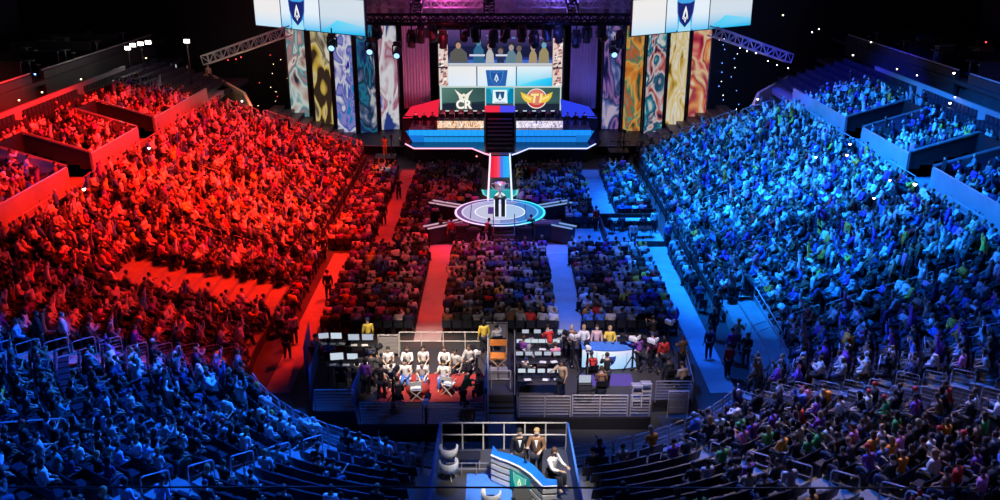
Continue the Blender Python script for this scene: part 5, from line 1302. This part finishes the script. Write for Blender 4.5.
# ------------------------------------------------------------------ hand rails in the stands
M['rail'] = pbr('rail_paint', (.45,.45,.50), .5)
def hoop(side, s0, d0, s1, d1, label, group, z0=None, z1=None, h=.95, mid=1, r=.022, bars=0):
    a, b = bp(side,s0,d0), bp(side,s1,d1); za = zat(d0) if z0 is None else z0; zb = zat(d1) if z1 is None else z1
    L = (b-a).length; t = thing('hand_rail', label, 'railing', (a.x,a.y,za), 0, group)
    v = b-a; v.z = zb-za; e = v.normalized(); c = .10; up = Vector((0,0,1))
    def P(k, z): return v*k+up*z
    k = min(.3, c/L)
    mb = MB(); mb.tube([P(0,0),P(0,h-c),P(k*.3,h-c*.3),P(k,h),P(1-k,h),P(1-k*.3,h-c*.3),P(1,h-c),P(1,0)], r); mb.build('frame','rail',t)
    for m in range(mid):
        mb = MB(); q = h*(.55 if mid == 1 else .2+.7*m/mid); mb.tube([P(0,q),P(1,q)], r*.8, 5); mb.build('mid_rail','rail',t)
    if bars:
        mb = MB()
        for m in range(1, bars): mb.tube([P(0,h*m/bars),P(1,h*m/bars)], .009, 4)
        mb.build('bars','rail',t)
    return t
for side, nm, ds in ((-1,'left',(1.0,2.7,4.4,6.1,7.8)),(1,'right',(1.0,2.7,4.4,6.1,7.8,9.5))):
    for i, d in enumerate(ds): hoop(side,-58.6,d,-58.6,d+1.0,'looped hand rail on the near %s stairway, %s from the bottom' % (nm, ORD[i+1]),'looped stair rails', None, None, .92, 1, .026)
hoop(1,-59,10.4,-59,13.4,'long double rail at the top of the near right stairway','stair rails',None,None,.9,1,.03)
hoop(-1,-42.3,8.2,-42.3,11,'double rail on the upper left stairway','stair rails',None,None,.9,1,.026)
for side, nm in ((-1,'left'),(1,'right')):
    for i in range(6):
        d = .3+1.75*i
        hoop(side,.1,d,.1,d+1.45,'long double rail across the %s stand, %s from the floor' % ('red' if side < 0 else 'blue', ORD[i+1]),'section rails',None,None,.95,1,.024)
    for Y, n0, wd in ((50.4,2,'middle'),(60,3,'far')):
        for i in range(n0):
            d = 2.1+2.4*i; hoop(side,Y-40,d,Y-40,d+1.7,'double rail on the %s stairway of the %s stand, %s up' % (wd,'red' if side < 0 else 'blue',ORD[i+1]),'section rails',None,None,.95,1,.02)
    for i in range(4):
        d = .2+3.0*i; hoop(side,38.45,d,38.45,d+2.6,'pale end rail of the %s stand beside the stage, %s from the floor' % ('red' if side < 0 else 'blue', ORD[i+1]),'end rails',zat(d),zat(d+2.6),1.15,1,.05)
    # rails along the aisle in front of the upper tier
    for i in range(4):
        s = 4+8*i; hoop(side,s,D_AISLE+.1,s+4,D_AISLE+.1,'rail below the upper tier of the %s stand, %s from the near end' % ('red' if side < 0 else 'blue', ORD[i+1]),'tier rails',zrow(NLOW),zrow(NLOW),.9,1,.022)
for i in range(10):                                    # the row of hoops that ends the red stand
    d = .25+.98*i; s = lambda q: -(9.5+1.25*q)-1.2
    hoop(-1,s(d),d,s(d+.85),d+.85,'hooped barrier between the red stand and the blue stand, %s from the floor' % ORD[i+1],'hooped barriers',zat(d),zat(d),1.0,2 if i%2 else 1,.02, 0 if i > 5 else 6)
for i in range(8):
    d = 1.2+.95*i; f = i/8
    hoop(1,GAP_R[0]-.2+ .0,d,GAP_R[0]-.2,d+.82,'hooped barrier on the far side of the right gangway gap, %s from the floor' % ORD[i+1],'hooped barriers',zat(d),zat(d),.8,1,.02,5)
for i in range(10):
    d = .2+.98*i; hoop(1,GAP_R[1]+.2,d,GAP_R[1]+.2,d+.82,'hooped barrier on the near side of the right gangway gap, %s from the floor' % ORD[i+1],'hooped barriers',zat(d),zat(d),.95,1,.022,6)
hoop(1,GAP_R[1]+.2,9.9,GAP_R[0]-.2,9.9,'tall corner rail at the top of the right gangway gap','stair rails',zat(9.9),zat(9.9),1.6,1,.03)
hoop(1,-18.6,7.8,-18.2,10.4,'double rail at the far right edge of the blue stand','stair rails',None,None,.95,1,.022)
for i, (dd, t) in enumerate(((1.8,20),(3.6,16),(5.2,23),(6.8,19))): hoop(1,-t,dd,-t-3.4,dd,'short rail among the near seats of the blue stand, %s from the floor' % ORD[i+1],'short stand rails',None,None,.9,1,.02)
# front rail of the near corners
for side, nm in ((-1,'left'),(1,'right')):
    for i in range(13):
        a = 26+5.0*i if side < 0 else 36+4.15*i; b = a+(4.7 if side < 0 else 3.9)
        hoop(side,-a,.06,-b,.06,'front barrier panel of the near %s stand, %s from the red stand' % (nm, ORD[i+1]) if side < 0 else 'front barrier panel of the near right stand, %s from the gangway' % ORD[i+1],'front barrier panels',FRONT,FRONT,1.0,1,.02,5)
# cloth skirting along the foot of the stands
mb = MB()
for side in (-1,1):
    ss = srange(38.4,-90)
    for a, b in zip(ss, ss[1:]):
        if side > 0 and (GAP_R[1] < a-.1 <= GAP_R[0]+.1 or (a <= 5 and b > -28.6)): continue
        p, q = bp(side,a,-.06), bp(side,b,-.06)
        mb.slab([(p.x,p.y,0),(q.x,q.y,0),(q.x,q.y,FRONT+.02),(p.x,p.y,FRONT+.02)], inward(side,a), .04)
struct(mb.build('baseboard_front','black_cloth'))
# low dark fences with people corridors at the floor edge
for side, nm in ((-1,'left'),(1,'right')):
    for i in range(7):
        y = 43+4.4*i+ (0 if side < 0 else .0)
        if side > 0 and y < 45: continue
        guard('guard_rail','black crowd barrier along the %s edge of the floor, %s from the near end' % (nm, ORD[i+1]), (side*11.72,y), (side*11.72,y+4.1), 0, 1.05, 'mid', 2, 'black_metal', 'black crowd barriers')
# blue ramp at the right gangway
t = thing('gangway_ramp','blue lit ramp rising beside the right gangway','ramp',(0,0,0))
pts = [(12.05,44.6),(13.7,44.6),(13.5,39.0),(12.3,37.2),(11.6,37.0),(12.0,39.5)]
mb = MB(); mb.prism(pts,0,.62); mb.build('block','concrete',t)
mb = MB(); mb.tube([(13.65,44.6,.6),(13.65,44.6,1.7),(13.45,39.0,1.7),(13.45,39.0,.6)], .035); mb.tube([(13.65,44.6,1.2),(13.45,39.0,1.2)], .02); mb.build('side_rail','rail',t)
# ------------------------------------------------------------------ upper levels behind the stands
for side, nm in ((-1,'left'),(1,'right')):
    mb = MB()
    mb.box(side*(32.9+2.0), 64, 6.7, 4.4, 60, .3); mb.box(side*46, 66, 8.15, 20, 70, .3)
    struct(mb.build('terrace_floor','dark_floor'))
    mb = MB(); mb.box(side*36.4, 52, 7.9, .3, 36, 2.0); mb.box(side*36.4, 84, 7.9, .3, 24, 2.0); mb.box(side*36.9, 71, 7.4, .3, 3, 1.6)
    mb.box(side*52, 66, 14, .3, 70, 12); struct(mb.build('wall_upper_'+nm,'dark_floor'))
    mb = MB(); mb.tube([(side*36.4,36,9.0),(side*36.4,70,9.0)], .07); mb.tube([(side*36.4,72,9.0),(side*36.4,96,9.0)], .07); struct(mb.build('trim_%d' % (3 if side < 0 else 4),'pale_metal'))
    # club partitions, counters and tables
    for i in range(9):
        y = 40+6.5*i
        t = thing('partition_screen','low dark partition between club boxes on the %s terrace, %s from the near end' % (nm, ORD[i+1]),'partition',(side*42,y,8.3),0,'club partitions')
        mb = MB(); mb.box(0,0,.6,7.5,.15,1.2,0,.02); mb.build('panel','dark_floor',t); mb = MB(); mb.box(0,0,1.22,7.6,.22,.06); mb.build('cap','box',t)
        for j in range(2):
            x = side*(38.6+4.2*j); yy = y+2.1+1.6*j
            t = thing('cocktail_table','tall cocktail table, %s terrace, %s box from the near end, %s' % (nm, ORD[i+1], 'by the rail' if j == 0 else 'at the back'),'table',(x,yy,8.3),0,'cocktail tables')
            mb = MB(); mb.lathe([(.42,1.04),(.45,1.06),(.45,1.09),(.40,1.10)],(0,0,0),16); mb.build('tabletop','wall',t)
            mb = MB(); mb.lathe([(.3,0),(.3,.04),(.05,.08),(.05,1.04)],(0,0,0),10); mb.build('stem','pale_metal',t)
            for q in range(1):
                a = 1.2+q*2.6+i; s = thing('bar_stool','pale bar stool, %s terrace, %s box from the near end, at the %s table' % (nm, ORD[i+1], 'rail' if j == 0 else 'back'),'stool',(x+.75*math.cos(a),yy+.75*math.sin(a),8.3),0,'terrace stools')
                mb = MB(); mb.lathe([(.19,.70),(.2,.72),(.2,.77),(.15,.78)],(0,0,0),10); mb.build('seat','pale_metal',s); mb = MB(); mb.lathe([(.2,0),(.2,.03),(.03,.05),(.03,.7)],(0,0,0),8); mb.build('stem','steel',s)
    for (u, v, cl) in (((60,39,'paper'),(110,27,'red_rug'),(48,42,'paper')) if side < 0 else ((945,47,'paper'),(925,38,'blue_cloth'),(985,48,'red_rug'))):
        p = at(u,v,9.2); t = thing('bar_counter','small bar counter with a %s top on the %s terrace%s' % ('white' if cl == 'paper' else 'red' if cl == 'red_rug' else 'blue', nm, ', the one nearer the rail' if u == 48 else ''),'counter',(p.x,p.y,8.3),.4*side)
        mb = MB(); mb.box(0,0,.5,1.9,.6,1.0,0,.03); mb.build('front','wall',t); mb = MB(); mb.box(0,0,1.03,2.0,.7,.06,0,.02); mb.build('top',cl,t)
    # stage-end walls in beige with a small lamp
    pts = [at(212,78,5.9),at(243,95,5.0),at(250,109,4.5)] if side < 0 else [at(788,78,5.9),at(757,95,5.0),at(751,108,4.5)]
    mb = MB()
    for a, b in zip(pts, pts[1:]):
        d = b-a; L = math.hypot(d.x,d.y); n = Vector((-d.y,d.x,0)).normalized()
        mb.slab([(a.x,a.y,a.z-1.7),(b.x,b.y,b.z-1.7),(b.x,b.y,b.z+.25),(a.x,a.y,a.z+.25)], n, .25)
    struct(mb.build('wall_end_'+nm,'beige'))
    mb = MB(); mb.prism([(pts[0].x,pts[0].y+.3),(pts[1].x,pts[1].y+.3),(pts[2].x,pts[2].y),(pts[2].x-side*-1.5,pts[2].y-2),(pts[0].x+side*2,pts[0].y-4)], 0, pts[2].z-1.6); struct(mb.build('stand_end_floor','dark_floor'))
    point('end_wall_lamp_light', pts[1]+Vector((-side*2.0,-3.0,1.5)), (1,.75,.4), 120, .15)
spot('wall_red', (-12,62,20), (-32.6,62,7.6), (1,.012,.012), 60000, 34, .6)
for side, nm in ((-1,'left'),(1,'right')):
    mb = MB()
    for k in range(9): mb.box(side*(13.5+1.0*k), 82.2+.25*k, .35+.16*k, 1.0, 6.2, .7+.32*k)
    struct(mb.build('side_steps_floor','box'))
    point('side_steps_light', (side*15,78,8), (1,.45,.3), 45 if side > 0 else 20, .3)
struct(MB().box(0,100,10,110,.5,26).build('wall_back','black'))
# house lamps
def lamp(p, label, mat='lamp_warm', r=.11, name='aisle_lamp'):
    t = thing(name, label, 'lamp', p, 0, 'small house lamps')
    r = r*.55
    mb = MB(); mb.lathe([(.02,-r),(r*.8,-r*.6),(r,0),(r*.7,r*.6),(.02,r)],(0,0,0),8); mb.build('bulb',mat,t)
    mb = MB(); mb.lathe([(r*1.1,r*.6),(r*1.2,r*.8),(r*.3,r*1.3)],(0,0,0),8); mb.build('housing','black',t)
wl = [(149,148,6.5,'on the corner of the red parapet below the upper tier','lamp_white',.16),(84,189,6.6,'at the mouth of the left purple walled opening','lamp_white',.18),(19,100,7.9,'low on the left upper wall','lamp_warm',.13),(42,92,7.9,'second along the left upper wall','lamp_warm',.13),(44,100,7.4,'under the second lamp of the left upper wall','lamp_warm',.10),(81,79,8.3,'above the red back wall','lamp_warm',.13),(242,101,5.0,'on the left beige wall','lamp_white',.16),(146,58,8.6,'beside the left floodlight stand','lamp_warm',.13),(35,74,9.1,'blue, on the left terrace rail','lamp_blue',.13),
      (758,99,5.0,'on the right beige wall','lamp_white',.17),(853,55,8.2,'on the right upper wall above the empty blue steps','lamp_white',.15),(871,42,9.0,'high on the right terrace','lamp_white',.13),(897,69,8.2,'second on the right upper wall','lamp_warm',.12),(917,75,8.2,'third on the right upper wall','lamp_white',.13),(954,73,9.0,'at the end of the right terrace rail','lamp_white',.17),(950,103,8.0,'at the end of the lower right rail','lamp_white',.17),(955,97,8.4,'reddish, above the lower right rail','lamp_warm',.13),(812,32,9.6,'first of two high on the right, nearer the stage','lamp_white',.12),(819,29,9.8,'second of two high on the right','lamp_white',.12),(783,15,11.2,'orange, far up beside the right hanging screen','lamp_warm',.15),(850,144,6.5,'on the corner of the right parapet','lamp_white',.15),(819,135,4.9,'low beside the right opening','lamp_warm',.11),(830,142,4.8,'second low beside the right opening','lamp_warm',.11),(816,157,5.2,'at the foot of the right opening','lamp_white',.14),(915,184,6.6,'at the mouth of the right walled opening','lamp_white',.2),(890,180,6.2,'left of the right walled opening','lamp_warm',.13),(874,198,5.0,'low in the blue stand aisle','lamp_white',.14),(847,155,5.8,'yellowish in the right opening','lamp_warm',.18),(986,42,10,'red at the far right terrace','lamp_red',.14)]
for u, v, z, lab, m_, r in wl: lamp(at(u,v,z), 'small house lamp '+lab, m_, r)
r_ = random.Random(5)
for i in range(16):
    u = 264+r_.uniform(-10,26)*(1 if i%2 else .5); v = 55+i*4.6; lamp(atY(u,v,91), 'pinprick %s lamp on the dark stairs left of the banners, %s from the top' % ('red' if i%3 == 0 else 'orange',ORD[i+1]), 'lamp_red' if i%3 == 0 else 'lamp_warm', .06)
for i in range(16):
    u = 733+r_.uniform(-14,6); v = 40+i*4.6; lamp(atY(u,v,91), 'pinprick bluish lamp on the dark stairs right of the banners, %s from the top' % ORD[i+1], 'lamp_blue' if i%3 else 'lamp_white', .06)
for i, (u, v) in enumerate(((756,53),(768,61),(777,65),(788,68),(717,38),(724,39),(740,48),(747,51))): lamp(atY(u,v,86), 'small white lamp along the right slanted truss, %s from the stage side' % ORD[i+1] if i < 4 else 'small white lamp under the right hanging screen, %s from the middle' % ORD[i-3], 'lamp_white', .11)
for i, (u, v) in enumerate(((749,117),(755,119),(752,121))): lamp(at(u,v,2.0), 'glowing blue effect lamp at the top corner of the blue stand, %s from the left' % ORD[i+1], 'lamp_blue', .3, 'effect_lamp')
for i, (u, v) in enumerate(((236,59),(228,60),(241,57))): lamp(atY(u,v,88), 'red glowing lamp under the left slanted truss, %s one' % ORD[i+1], 'lamp_red', .10)
point('blue_corner_glow', at(752,117,3.2), (.05,.2,1), 900, .3)
point('red_rig_glow', atY(236,56,86), (1,.05,.05), 120, .3)
# white floodlights on the left upper level with their operators
def floodlight(u, v, z, base, label, bars):
    p = at(u,v,z); t = thing('floodlight', label, 'floodlight', (p.x,p.y,base))
    mb = MB(); mb.tube([(0,0,0),(0,0,z-base-.1)], .05); mb.build('pole','black_metal',t)
    for k in range(3):
        a = 2*PI*k/3; mb = MB(); mb.tube([(0,0,.8),(.7*math.cos(a),.7*math.sin(a),.02)], .035); mb.build('leg','black_metal',t)
    for k in range(bars):
        mb = MB(); mb.box(-.35*(bars-1)+.7*k,0,z-base+.12*k,.62,.2,.40,0,.03); h = mb.build('housing','black_metal',t)
        mb = MB(); mb.box(-.35*(bars-1)+.7*k,-.11,z-base+.12*k,.5,.02,.30); mb.build('lens','lamp_white',h)
    point('flood_glow', p+Vector((.3,-1.2,0)), (1,.85,.75), 90, .2)
floodlight(128,48,9.6,6.85,'bright twin floodlight left of the mixing position',1); floodlight(141,45,9.8,6.85,'bright floodlight bar on a tall stand at the mixing position',3); floodlight(187,41,10.2,6.0,'single bright floodlight on a stand behind the mixing position',1)
p = at(188,76,6.3); t = thing('mixing_desk','cluttered mixing desk under the single bright floodlight','desk',(p.x,p.y,5.4)); mb = MB(); mb.box(0,0,.8,4.4,1.1,.1,.1,.03); mb.build('tabletop','wood',t)
for k in (-1,1): mb = MB(); mb.box(k*1.9,0,.38,.2,.9,.76); mb.build('leg','black',t)
t0 = t
struct(MB().box(p.x,p.y+1,5.2,9,7,.4).build('platform_floor','dark_floor'))
for k in range(7):
    mb = MB(); mb.box(0,0,.1,.34,.3,.2+.05*(k%3),0,.02); o = mb.build('effects_box','paper' if k%2 else 'wood'); o.location = (p.x-1.7+.55*k,p.y+.1*((k%3)-1)+.07*k,6.25); tag(o,'small case on the cluttered mixing desk, %s from the left' % ORD[k+1],'case','cases on the mixing desk')
for k, (dx, tp) in enumerate(((-2.4,'black'),(-.4,'dark grey'),(1.6,'tan'))): person('stand', (p.x+dx,p.y+1.2,5.4), PI, 'operator in %s behind the cluttered mixing desk, %s from the left' % (tp, ORD[k+1]), tp)
p = Vector((p.x-2.0,p.y+2.2,0)); t = thing('monitor_stand','small pale monitor on a pole behind the mixing desk','monitor',(p.x,p.y,5.4)); mb = MB(); mb.box(0,0,1.5,.55,.06,.4,0,.01); mb.build('case','black',t); mb = MB(); mb.box(0,-.035,1.5,.5,.01,.34); mb.build('screen',soft,t); mb = MB(); mb.tube([(0,.05,0),(0,.05,1.4)], .03); mb.build('pole','black_metal',t)
# dark truss pieces stacked at the end of the left stand
for i, (a, b) in enumerate((((112,83),(152,97)),((118,80),(156,92)))):
    truss('stacked_truss', at(*a,7.9), at(*b,6.6), .45, 'dark truss lying at the top end of the red stand, %s one' % ('lower','upper')[i], mat='steel', r=.04)
# cable slung across the near seats
t = thing('safety_cable','thin black cable slung across in front of the commentary desk','cable',(0,0,0)); mb = MB(); mb.tube([at(-40,487,5.2)]+[at(u,487.5-.5*math.sin(u/160),4.9) for u in range(60,1000,60)]+[at(1040,487,5.2)], .028); mb.build('cable','black',t); mb = MB(); mb.lathe([(.05,0),(.05,.12)], tuple(at(-40,487,5.2)), 8); mb.build('clamp','black_metal',t)
for o in list(C.objects):
    if 'short' in o: del o['short']
print('PEOPLE', N_PEOPLE)
